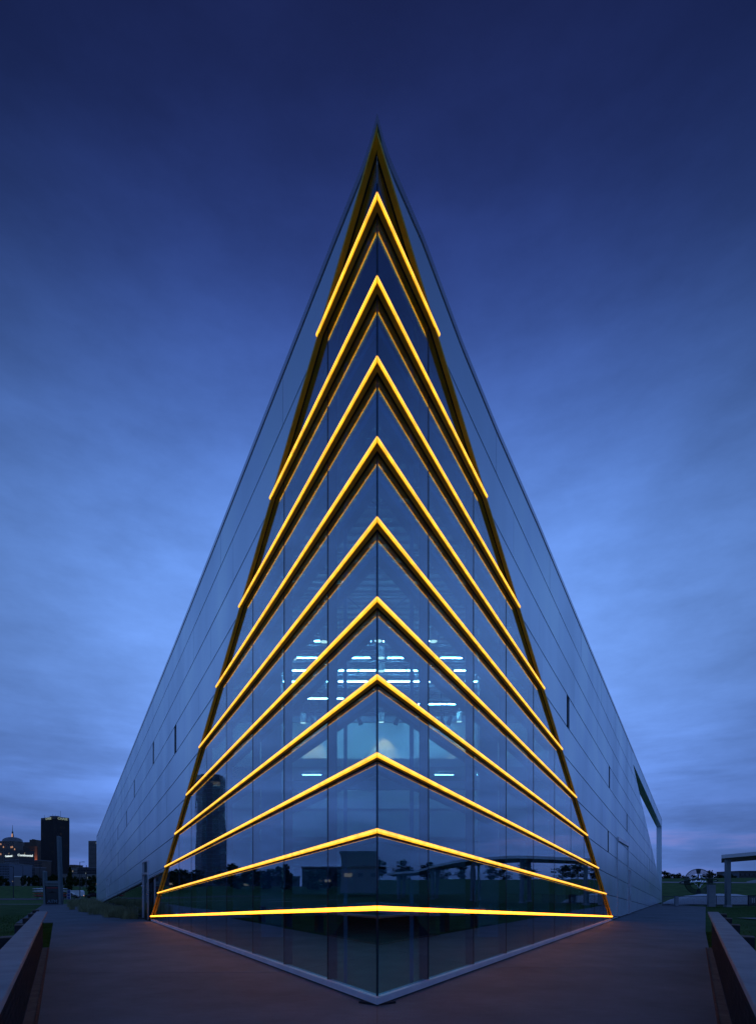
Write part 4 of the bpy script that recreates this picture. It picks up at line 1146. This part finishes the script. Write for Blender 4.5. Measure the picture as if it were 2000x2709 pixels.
LOW = [(91, 111, 2278, 700, 'brick', 'low brown block between the stepped tower and the black tower'),
       (184, 198, 2290, 720, 'brick', 'small brown block just right of the black tower'),
       (186, 212, 2299, 640, 'beige', 'low pale block behind the pointed conifer'),
       (205, 258, 2297, 610, 'tower', 'long low dark block below the slab tower'),
       (158, 258, 2315, 560, 'beige', 'long low beige building behind the trees right of the kiosk'),
       (22, 51, 2289, 540, 'bluegrey', 'pale hotel block with a window grid under the white signs'),
       (-14, 25, 2286, 520, 'bluegrey', 'blue grey low block at the left edge'),
       (51, 92, 2296, 600, 'tower', 'low dark block under the right glowing sign')]
for (x0, x1, yt, D, m_, lb) in LOW:
    b0 = at((x0 + x1) / 2, 2350, D)
    o = thing('low_block', (b0.x, D, 0), lb, 'building', 'low blocks under the skyline')
    pts, zt = city_box(o, x0, x1, yt, D, 20, 'wall', M[m_])
    wpx = x1 - x0
    face_windows(o, pts[0], pts[1], 5, zt - 1.5, max(3, int(wpx / 4)), max(2, int((2335 - yt) / 6)), 0.5, 0.5, M['towerglass'], lit=LIT, prob=0.03)
    MB().box((b0.x, D + 10, zt + 0.3), ((x1 - x0) / F * D + 0.8, 21, 0.6)).build('parapet', M['roofgrey'], o)
D = 420
o = thing('white_roofed_shed', (at(47, 2330, D).x, D, 0), 'low shed with a bright white roof left of the kiosk', 'building')
city_box(o, 38, 56, 2322, D, 8, 'wall', M['beige'], yb=2345); px_box(37.5, 56.5, 2319, 2321.6, D - 0.5, 9, 'roof', M['white'], o)

# mirrored glass tower outside the left edge of the frame
o = thing('glass_skyscraper', (-640, 690, 0), 'tall dark skyscraper with lit crown mirrored in the left glass', 'building')
D = 940.0; az = radians(-42.0); c = Vector((D * sin(az), D * cos(az), 0)); o.location = c; BASE[o.name] = c.copy()
uu = Vector((cos(az), -sin(az), 0)); vv = Vector((sin(az), cos(az), 0))
def ring(rx, z, k=1.0): return [c + uu * (rx * a) + vv * (rx * b) + Vector((0, 0, z)) for a, b in ((-1, -.35), (-.55, -1), (.55, -1), (1, -.35), (1, .5), (0, 1.1), (-1, .5))]
MB().prism(ring(25, 0), ring(22.5, 176)).build('shaft', M['towerglass'], o)
for k in range(24): MB().prism(ring(25.25 - 0.1 * k, 8 + k * 7), ring(25.25 - 0.1 * k, 8.7 + k * 7)).build('floor_band', M['bluegrey'], o)
MB().prism(ring(22, 177), ring(20, 186)).build('crown', M['towerglass'], o)
for k in range(6):
    q = c - vv * 22.2 + uu * (-11 + k * 1.2) ; MB().box((q.x, q.y, 168 + (k % 3) * 2.4), (7, 1.0, 0.8), -az).build('lit_louvre', M['litwin'], o)
q = c - vv * 22.6 + uu * 14; MB().box((q.x, q.y, 170), (4.5, 1.0, 1.6), -az).build('lit_sign', M['signwhite'], o)
# low city mirrored along the left glass
for k, (az_, w_, h_, d_) in enumerate(((-38, 40, 12, 420), (-46, 60, 10, 400), (-53, 30, 14, 330), (-58.5, 34, 15, 210))):
    az = radians(az_); c = Vector((d_ * sin(az), d_ * cos(az), 0))
    o = thing('low_block', c, '%s low building mirrored in the left glass, counting from the left' % ORD[k], 'building', 'low buildings mirrored in the left glass')
    MB().box((c.x, c.y, h_ / 2), (w_, 14, h_), -az).build('wall', M['beige' if k == 3 else 'tower'], o)
    MB().box((c.x, c.y, h_ + 0.4), (w_ + 1, 15, 0.8), -az).build('parapet', M['roofgrey'], o)
    for j in range(7):
        q = c + Vector((cos(az), -sin(az), 0)) * (w_ * (-0.42 + 0.14 * j)) - Vector((sin(az), cos(az), 0)) * 7.2
        MB().box((q.x, q.y, h_ * 0.45), (2.2, 0.4, 1.4), -az).build('window', random.choice([M['towerglass'], M['towerglass'], M['litwin']]), o)

# ------------------------------------------------------------------ poles and street lamps on the left
def lamp_post(px, yt, yb, D, label, arm, name='street_lamp'):
    x = (px - CX) / F * D; zb = ground_z(x, D); zt = at(px, yt, D).z
    o = thing(name, (x, D, zb), label, 'lamp post', 'lamp posts by the parking lane')
    MB().tube([(x, D, zb - 0.2), (x, D, zt)], [0.11, 0.08], 8).build('pole', M['darkmetal'], o)
    MB().tube([(x, D, zt - 0.05), (x + arm * 0.62, D, zt)], 0.05, 6).build('arm', M['darkmetal'], o)
    MB().box((x + arm * 0.75, D, zt), (abs(arm) * 0.5, 0.35, 0.14)).build('lamp_head', M['darkmetal'], o)
    MB().lathe([(0.22, -0.2), (0.22, 0.35), (0.0, 0.35)], (x, D, zb), 10).build('footing', M['concrete2'], o)
lamp_post(211.5, 2281.5, 2378, 158, 'grey street lamp with right-hand arm beside the white trailer', 1.3)
lamp_post(216.5, 2296, 2358, 240, 'thinner street lamp just right of the one by the white trailer', -1.0)
lamp_post(35.4, 2294, 2368, 150, 'street lamp nearest the left edge of the picture', -0.9)
lamp_post(60.5, 2292, 2354, 240, 'street lamp second from the left edge', -1.0)
lamp_post(106, 2282, 2377, 160, 'street lamp immediately left of the kiosk posts', 0.9)
x = (228.5 - CX) / F * 235; zb = ground_z(x, 235); zt = at(0, 2290, 235).z
o = thing('utility_pole', (x, 235, zb), 'wooden utility pole with a crossarm near the left building corner', 'utility pole')
MB().tube([(x, 235, zb - 0.2), (x, 235, zt)], [0.2, 0.13], 8).build('pole', M['bark'], o)
MB().box((x - 0.6, 235, zt - 0.9), (2.8, 0.12, 0.14)).build('crossarm', M['bark'], o)
for k, (px, py, D, mm, lb) in enumerate(((78.2, 2336, 330, 'headlight', 'orange lamp glowing among the trees left of the kiosk'), (33.5, 2333, 330, 'litwin', 'small yellow lamp glowing near the left edge'), (147, 2321, 330, 'signwhite', 'small white lamp glowing between the kiosk posts'))):
    p = at(px, py, D); zb = ground_z(p.x, D)
    o = thing('yard_lamp', (p.x, D, zb), lb, 'lamp')
    MB().tube([(p.x, D, zb), (p.x, D, p.z)], 0.08, 6).build('pole', M['darkmetal'], o)
    MB().lathe([(0.0, -0.3), (0.3, -0.15), (0.3, 0.15), (0.0, 0.3)], (p.x, D, p.z), 10).build('globe', M[mm], o)

# ------------------------------------------------------------------ vehicles
def suv(base, rz, label, headlight=False, length=4.8):
    o = thing('parked_car', base, label, 'car', 'dark cars in the parking lane')
    R = Matrix.Translation(Vector(base)) @ Matrix.Rotation(rz, 4, 'Z')
    k = length / 4.8
    prof = [(-2.38, 0.42), (-2.40, 0.95), (-2.28, 1.10), (-2.05, 1.66), (-1.7, 1.74), (0.25, 1.72), (0.55, 1.62), (1.05, 1.12), (2.1, 0.98), (2.36, 0.80), (2.40, 0.42)]
    def sec(y, inset, pr): return [R @ Vector((px * k, y, pz)) for px, pz in pr]
    mb = MB(); n = len(prof)
    loops = [[R @ Vector((px * k * (0.985 if abs(y) > 0.85 else 1), y * (1 if pz < 1.05 else 0.86), pz)) for px, pz in prof] for y in (-0.93, -0.86, 0.86, 0.93)]
    vs = [v for l in loops for v in l]; fs = [tuple(range(n)), tuple(range(3 * n, 4 * n))]
    for a in range(3):
        for i in range(n): fs.append((a * n + i, a * n + (i + 1) % n, (a + 1) * n + (i + 1) % n, (a + 1) * n + i))
    body = mb.add(vs, fs).build('body', M['carpaint'], o)
    for s_ in (-1, 1):
        y = s_ * 0.835
        for pr in ([(-1.95, 1.15), (-1.78, 1.62), (-0.75, 1.62), (-0.75, 1.15)], [(-0.68, 1.15), (-0.68, 1.62), (0.25, 1.60), (0.82, 1.15)]):
            MB().prism([R @ Vector((a * k, y, b)) for a, b in pr], [R @ Vector((a * k, y + s_ * 0.02, b)) for a, b in pr]).build('side_window', M['towerglass'], o)
    MB().hexa([R @ Vector(p) for p in ((0.6 * k, -0.74, 1.60), (0.6 * k, 0.74, 1.60), (1.06 * k, 0.80, 1.14), (1.06 * k, -0.80, 1.14))], [R @ Vector(p) for p in ((0.63 * k, -0.74, 1.61), (0.63 * k, 0.74, 1.61), (1.09 * k, 0.80, 1.15), (1.09 * k, -0.80, 1.15))]).build('windscreen', M['towerglass'], o)
    for wx in (-1.5, 1.5):
        for s_ in (-1, 1):
            c = Vector((wx * k, s_ * 0.82, 0.36))
            w = MB(); q = [R @ (c + Vector((0, dy, 0))) for dy in (-0.12, 0.12)]
            w.tube(q, 0.36, 16); wo_ = w.build('wheel', M['tyre'], o)
            r_ = MB(); q = [R @ (c + Vector((0, s_ * dy, 0))) for dy in (0.10, 0.135)]; r_.tube(q, 0.2, 12); r_.build('rim', M['chrome'], wo_)
    for s_ in (-1, 1):
        MB().box(R @ Vector((2.37 * k, s_ * 0.66, 0.82)), (0.12, 0.34, 0.18), rz).build('headlight', M['headlight'] if headlight else M['chrome'], o)
        MB().box(R @ Vector((-2.38 * k, s_ * 0.72, 0.95)), (0.08, 0.2, 0.3), rz).build('tail_light', M['red'], o)
    return o
def gp(px, D): x = (px - CX) / F * D; return (x, D, ground_z(x, D) + 0.06)
suv(gp(187, 163), radians(4), 'black parked car seen side-on in front of the white trailer')
suv(gp(247, 163), radians(184), 'black car with one glowing headlight at the left building corner', True)
b = gp(202.5, 172); o = thing('cargo_trailer', b, 'white box trailer parked behind the black car', 'trailer')
R = Matrix.Translation(Vector(b))
pr = [(-1.95, 0.55), (-1.95, 2.25), (-1.7, 2.4), (1.5, 2.4), (2.0, 2.0), (2.05, 0.55)]
MB().prism([R @ Vector((a, -1, z)) for a, z in pr], [R @ Vector((a, 1, z)) for a, z in pr]).build('box_body', M['white'], o)
for s_ in (-1, 1):
    MB().tube([R @ Vector((0.2, s_ * 0.95, 0.34)), R @ Vector((0.2, s_ * 1.1, 0.34))], 0.34, 14).build('wheel', M['tyre'], o)
MB().tube([R @ Vector((2.0, 0, 0.5)), R @ Vector((3.2, 0, 0.5)), R @ Vector((3.2, 0, 0.05))], 0.05, 6).build('tow_bar', M['darkmetal'], o)
MB().box(R @ Vector((0, 0, 0.5)), (3.9, 1.8, 0.1)).build('chassis', M['darkmetal'], o)
# boat rack
b = gp(133, 150); o = thing('boat_rack', b, 'steel rack for rowing boats standing behind the kiosk', 'rack')
f = MB(); 
for xx in (-3.6, -1.2, 1.2, 3.6):
    f.tube([(b[0] + xx, b[1], b[2]), (b[0] + xx, b[1], b[2] + 2.6)], 0.06, 6)
    for zz in (0.7, 1.35, 2.0, 2.6): f.tube([(b[0] + xx, b[1] - 0.7, b[2] + zz), (b[0] + xx, b[1] + 0.7, b[2] + zz)], 0.04, 6)
f.build('frame', M['darkmetal'], o)
for k, (zz, mm, lb) in enumerate(((2.72, 'white', 'white rowing boat hull on the top shelf of the rack behind the kiosk'), (2.07, 'white', 'white rowing boat hull on the second shelf of the rack behind the kiosk'), (1.42, 'orange', 'orange rowing boat hull on the third shelf of the rack behind the kiosk'), (0.77, 'red', 'red rowing boat hull on the lowest shelf of the rack behind the kiosk'))):
    bb = (b[0], b[1] - 0.1, b[2] + zz)
    o2 = thing('rowing_boat', bb, lb, 'boat', 'rowing boats on the rack')
    L_ = 4.9; pts_ = [(bb[0] - L_ + 2 * L_ * i / 14, bb[1], bb[2] + 0.14) for i in range(15)]
    rr_ = [max(0.015, 0.24 * sqrt(max(0, 1 - ((i - 7) / 7.0) ** 2)) ) for i in range(15)]
    MB().tube(pts_, rr_, 8).build('hull', M[mm], o2, smooth=True)
    MB().box((bb[0], bb[1], bb[2] + 0.385), (1.6, 0.2, 0.03)).build('cockpit', M['darkmetal'], o2)
# sign frame
b = gp(182, 150); o = thing('notice_board', b, 'white framed blue notice board between the kiosk and the white trailer', 'sign')
f = MB()
for xx in (-0.46, 0.46): f.box((b[0] + xx, b[1], b[2] + 1.3), (0.08, 0.08, 2.6))
f.build('post', M['white'], o)
for (z0, z1) in ((1.75, 2.6), (0.95, 1.62), (0.12, 0.8)):
    pn = MB().box((b[0], b[1], b[2] + (z0 + z1) / 2), (0.84, 0.05, z1 - z0)).build('board', M['bluepaint'], o)
    MB().box((b[0], b[1] - 0.03, b[2] + z1 - 0.1), (0.7, 0.02, 0.06)).build('stripe', M['white'], pn)

# ------------------------------------------------------------------ right side: fence, pylon, sculpture, membrane, pavilion
FD = 52.0
def chain_fence(xa, xb, label):
    pa, pb = at(xa, 2397, FD), at(xb, 2397, FD); z0, z1 = 0.02, at(0, 2373, FD).z
    o = thing('chain_link_fence', (pa.x, FD, 0), label, 'fence', 'chain link fence lengths')
    for zz, nm in ((z1, 'top_rail'), (z0 + 0.06, 'bottom_rail')): MB().tube([(pa.x, FD, zz), (pb.x, FD, zz)], 0.028, 6).build(nm, M['wire'], o)
    n = max(1, round((pb.x - pa.x) / 3.2))
    for k in range(n + 1):
        x = lerp(pa.x, pb.x, k / n); MB().tube([(x, FD, -0.05), (x, FD, z1 + 0.1)], 0.035, 6).build('post', M['wire'], o)
    mb = MB(); st = 0.11; h = z1 - z0; x = pa.x - h
    while x < pb.x:
        for (p, q) in ((x, x + h), (x + h, x)):
            u, v_ = (p, z0), (q, z1)
            def cl_(u, v_):
                (a, za), (b_, zb_) = u, v_
                for lim, sg in ((pa.x, 1), (pb.x, -1)):
                    if sg * (a - lim) < 0 and sg * (b_ - lim) < 0: return None
                    if sg * (a - lim) < 0: za = za + (zb_ - za) * (lim - a) / (b_ - a); a = lim
                    elif sg * (b_ - lim) < 0: zb_ = za + (zb_ - za) * (lim - a) / (b_ - a); b_ = lim
                return (a, za), (b_, zb_)
            r_ = cl_(u, v_)
            if r_: mb.tube([(r_[0][0], FD, r_[0][1]), (r_[1][0], FD, r_[1][1])], 0.007, 3, caps=False)
        x += st
    w_ = mb.build('wire_mesh', M['wire'], o); w_['kind'] = 'stuff'
chain_fence(1753, 1874.5, 'chain link fence from the right building corner to the grey slab post')
chain_fence(1895, 1979, 'chain link fence from the grey slab post past the pavilion column')
FD2 = FD
chain_fence(1981.5, 2120, 'chain link fence running out of the right edge of the picture')
o = thing('gate_panel', at(1992, 2397, 51.6), 'black lattice gate panel with white discs at the right edge', 'gate'); BASE[o.name] = Vector(o.location)
g = at(1993, 2397, 51.6); w_ = 26 / F * 51.6; hgt_ = 0.95
f = MB()
for (cx_, cz_, dx, dz) in ((0, 0.03, w_, 0.06), (0, hgt_, w_, 0.06), (-w_ / 2, hgt_ / 2, 0.06, hgt_), (w_ / 2, hgt_ / 2, 0.06, hgt_)): f.box((g.x + cx_, g.y, g.z + cz_), (dx, 0.05, dz))
f.build('frame', M['darkmetal'], o)
for k in range(9): MB().box((g.x - w_ / 2 + w_ * (k + 0.5) / 9, g.y, g.z + hgt_ / 2), (0.06, 0.03, hgt_ - 0.08)).build('slat', M['black'], o)
for i in range(2):
    for j in range(4): 
        q = Vector((g.x - 0.12 + 0.17 * i, g.y - 0.03, g.z + 0.32 + 0.11 * j)); MB().tube([q, q - Vector((0, 0.02, 0))], 0.045, 8).build('disc', M['white'], o)
p = at(1884.3, 2399.5, 50.5); o = thing('slab_post', (p.x, 50.5, 0), 'broad upright grey concrete slab in front of the sculpture', 'post')
px_box(1875.3, 1893.4, 2341.5, 2399, 50.5, 0.3, 'slab', M['concrete2'], o, -0.05); px_box(1874.9, 1893.8, 2341.0, 2341.45, 50.45, 0.4, 'cap', M['kerb'], o)
p = at(1791, 2398, 51); o = thing('square_bollard', (p.x, 51, 0), 'short square grey bollard against the fence by the building corner', 'bollard')
px_box(1787.2, 1795.4, 2372.5, 2398, 51, 0.28, 'shaft', M['concrete2'], o, -0.05); px_box(1786.9, 1795.7, 2371.6, 2372.4, 50.98, 0.32, 'cap', M['kerb'], o)

# white membrane mound behind the fence
c = at(1900, 2398, 58); L_, W_, Ht = 5.6, 3.2, 1.12
mb = MB(); NU, NV = 28, 12; vs = []; fs = []
for i in range(NU + 1):
    u = -1 + 2 * i / NU
    pr_ = (1 - abs(u) ** 2.6) ** 0.75 if abs(u) < 1 else 0
    for j in range(NV + 1):
        v = -1 + 2 * j / NV
        z = Ht * pr_ * (1 - abs(v) ** 2.4) * (1 + 0.04 * sin(u * 17) * sin(v * 9)); vs.append((c.x + u * L_, 58 + v * W_ * (0.35 + 0.65 * max(pr_, 0)), -0.05 + z))
for i in range(NU):
    for j in range(NV):
        a = i * (NV + 1) + j; fs.append((a, a + 1, a + NV + 2, a + NV + 1))
mb.add(vs, fs); o = thing('covered_pool', (c.x, 58, 0), 'low white membrane mound behind the chain link fence', 'cover')
mb.build('membrane', M['tarp'], o, smooth=True)
MB().tube([(c.x + L_ * 1.02 * cos(a), 58 + W_ * 1.05 * sin(a), 0.0) for a in [2 * pi * k / 40 for k in range(40)]], 0.06, 6, closed=True).build('edge_rope', M['wire'], o)

# ring sculpture
SD = 92.0; sc_ = at(1847.8, 2333.5, SD); RX = 37.5 / F * SD; RZ = 33.4 / F * SD
gz = ground_z(sc_.x, SD)
o = thing('ring_sculpture', (sc_.x, SD, gz), 'dark ring sculpture with polished core beyond the fence', 'sculpture')
def ell(rx, rz, n=48, tilt=0.0, horiz=False):
    out = []
    for k in range(n):
        a = 2 * pi * k / n
        if horiz: out.append(sc_ + Vector((rx * cos(a), rx * sin(a), rz * sin(a))))
        else: out.append(sc_ + Vector((rx * cos(a), 0, rz * sin(a))))
    return out
for k in range(8):
    f_ = 1 - k * 0.052; MB().tube(ell(RX * f_, RZ * f_), 0.035 if k else 0.06, 6, closed=True).build('ring', M['greensteel'], o, smooth=True)
MB().tube(ell(43.5 / F * SD, -0.42, horiz=True), 0.10, 8, closed=True).build('equator_ring', M['greensteel'], o, smooth=True)
for s_ in (-1, 1):
    q = []
    for a in (80, 86, 94, 100):
        q.append(a)
    a0, a1 = radians(90 - 10), radians(90 + 10)
    w0 = [sc_ + Vector((RX * cos(a), 0, s_ * RZ * sin(a))) for a in (a0, radians(90), a1)]; w1 = [sc_ + Vector((RX * 0.62 * cos(a), 0, s_ * RZ * 0.62 * sin(a))) for a in (a1, radians(90), a0)]
    pg = w0 + w1; MB().prism([p + Vector((0, -0.05, 0)) for p in pg], [p + Vector((0, 0.05, 0)) for p in pg]).build('pole_plate', M['greensteel'], o)
    w0 = [sc_ + Vector((s_ * RX * cos(a), 0, RZ * sin(a))) for a in (radians(-9), 0, radians(9))]; w1 = [sc_ + Vector((s_ * RX * 0.66 * cos(a), 0, RZ * 0.66 * sin(a))) for a in (radians(9), 0, radians(-9))]
    pg = w0 + w1; MB().prism([p + Vector((0, -0.05, 0)) for p in pg], [p + Vector((0, 0.05, 0)) for p in pg]).build('side_plate', M['greensteel'], o)
    arc = [Vector((s_ * x, -0.1, z)) for x, z in ((0.12, RZ * 0.66), (0.22, RZ * 0.52), (0.42, RZ * 0.36), (0.75, RZ * 0.26), (1.2, RZ * 0.24), (1.62, RZ * 0.10))]
    MB().tube([sc_ + p for p in arc], [0.06, 0.09, 0.11, 0.11, 0.10, 0.05], 8).build('polished_arm', M['chrome'], o, smooth=True)
    arc = [Vector((s_ * x, -0.1, z)) for x, z in ((0.10, -RZ * 0.72), (0.14, -RZ * 0.5), (0.34, -RZ * 0.28), (0.8, -RZ * 0.16))]
    MB().tube([sc_ + p for p in arc], [0.06, 0.06, 0.09, 0.05], 8).build('polished_stem', M['chrome'], o, smooth=True)
    MB().lathe([(0.0, -0.36), (0.22, -0.3), (0.36, 0), (0.22, 0.3), (0.0, 0.36)], sc_ + Vector((s_ * 0.95, 0, -0.12)), 12).build('side_orb', M['chrome'], o, smooth=True)
MB().lathe([(0.0, -0.48)] + [(0.48 * sin(pi * k / 8), -0.48 * cos(pi * k / 8)) for k in range(1, 8)] + [(0.0, 0.48)], sc_ + Vector((0, 0, -0.05)), 16).build('core_orb', M['chrome'], o, smooth=True)
MB().box(sc_, (0.12, 0.12, 2 * RZ)).build('spine', M['greensteel'], o)
MB().lathe([(0.35, 0), (0.35, max(0.2, sc_.z - RZ - gz)), (0.0, max(0.2, sc_.z - RZ - gz))], (sc_.x, SD, gz), 12).build('pedestal', M['concrete2'], o)

# pavilion with its long curved canopy
CD = 49.0
e0 = at(1908.3, 2273.6, CD)
o = thing('pavilion', (e0.x, CD, 0), 'open pavilion with pale curved canopy and timber soffit on the right', 'pavilion')
zlo = at(0, 2273.6, CD).z
us = [i / 24 for i in range(25)]; LEN = 40.0
def canz(u): return zlo + 1.05 * sin(pi * min(1.0, u * 1.25 + 0.0)) * 1.0 - 0.4 * u
thick = 0.30
def can(dy0, dy1, zoff0, zoff1, name, m):
    mb = MB()
    for a, b in zip(us, us[1:]):
        X = lambda u, dy: (e0.x + u * LEN) * (1 + dy / CD)
        q0 = [(X(a, dy0), CD + dy0, canz(a) + zoff0), (X(a, dy1), CD + dy1, canz(a) + zoff0), (X(b, dy1), CD + dy1, canz(b) + zoff0), (X(b, dy0), CD + dy0, canz(b) + zoff0)]
        q1 = [(p[0], p[1], p[2] + zoff1 - zoff0) for p in q0]; mb.hexa(q0, q1)
    return mb.build(name, m, o)
can(-1.0, 7.0, 0.03, 0.28, 'canopy', M['roofgrey']); can(-1.06, -1.003, -0.02, 0.30, 'fascia', M['white']); can(-0.99, 6.99, -0.02, 0.026, 'soffit', M['wood'])
for k, xx in enumerate((0.57, 9.5, 18.5, 27.5, 36.5)):
    for yy in ((0.0, 5.5) if k else (0.0,)):
        u = xx / LEN; zc = canz(u) - 0.03
        cl_ = MB().box(((e0.x + xx) * (1 + yy / CD), CD + yy, zc / 2), (0.36, 0.36, zc)).build('column', M['kiosk_post'], o)
        MB().box(((e0.x + xx) * (1 + yy / CD), CD + yy, 0.08), (0.5, 0.5, 0.2)).build('base_plate', M['concrete2'], cl_)
# low building and hoarding on the right horizon
D = 300; b0 = at(1985, 2327, D)
o = thing('flat_roofed_hall', (b0.x, D, 4), 'flat dark grey hall on the right horizon behind the pavilion', 'building')
px_box(1955.6, 2040, 2305.5, 2329, D, 20, 'wall', M['tower'], o); px_box(1955, 2041, 2304.8, 2305.4, D - 0.3, 21, 'parapet', M['roofgrey'], o)
for k in range(6): px_box(1960 + k * 12, 1968 + k * 12, 2312, 2318, D - 0.2, 0.3, 'window', M['towerglass'], o)
o = thing('blue_hoarding', at(1943, 2326, 295), 'low blue grey building left of the dark hall on the right horizon', 'building')
BASE[o.name] = Vector(o.location)
px_box(1930, 1955, 2311, 2328, 295, 6, 'wall', M['bluegrey'], o); px_box(1929.5, 1955.4, 2310.2, 2310.9, 294.7, 6.6, 'parapet', M['roofgrey'], o)
x = (1933.5 - CX) / F * 80; zb = ground_z(x, 80); zt = at(0, 2312, 80).z
o = thing('flagpole', (x, 80, zb), 'thin dark pole seen beside the pavilion column', 'pole')
MB().tube([(x, 80, zb), (x, 80, zt)], [0.07, 0.05], 8).build('shaft', M['darkmetal'], o); MB().lathe([(0.16, 0), (0.16, 0.3), (0, 0.3)], (x, 80, zb), 10).build('footing', M['concrete2'], o)
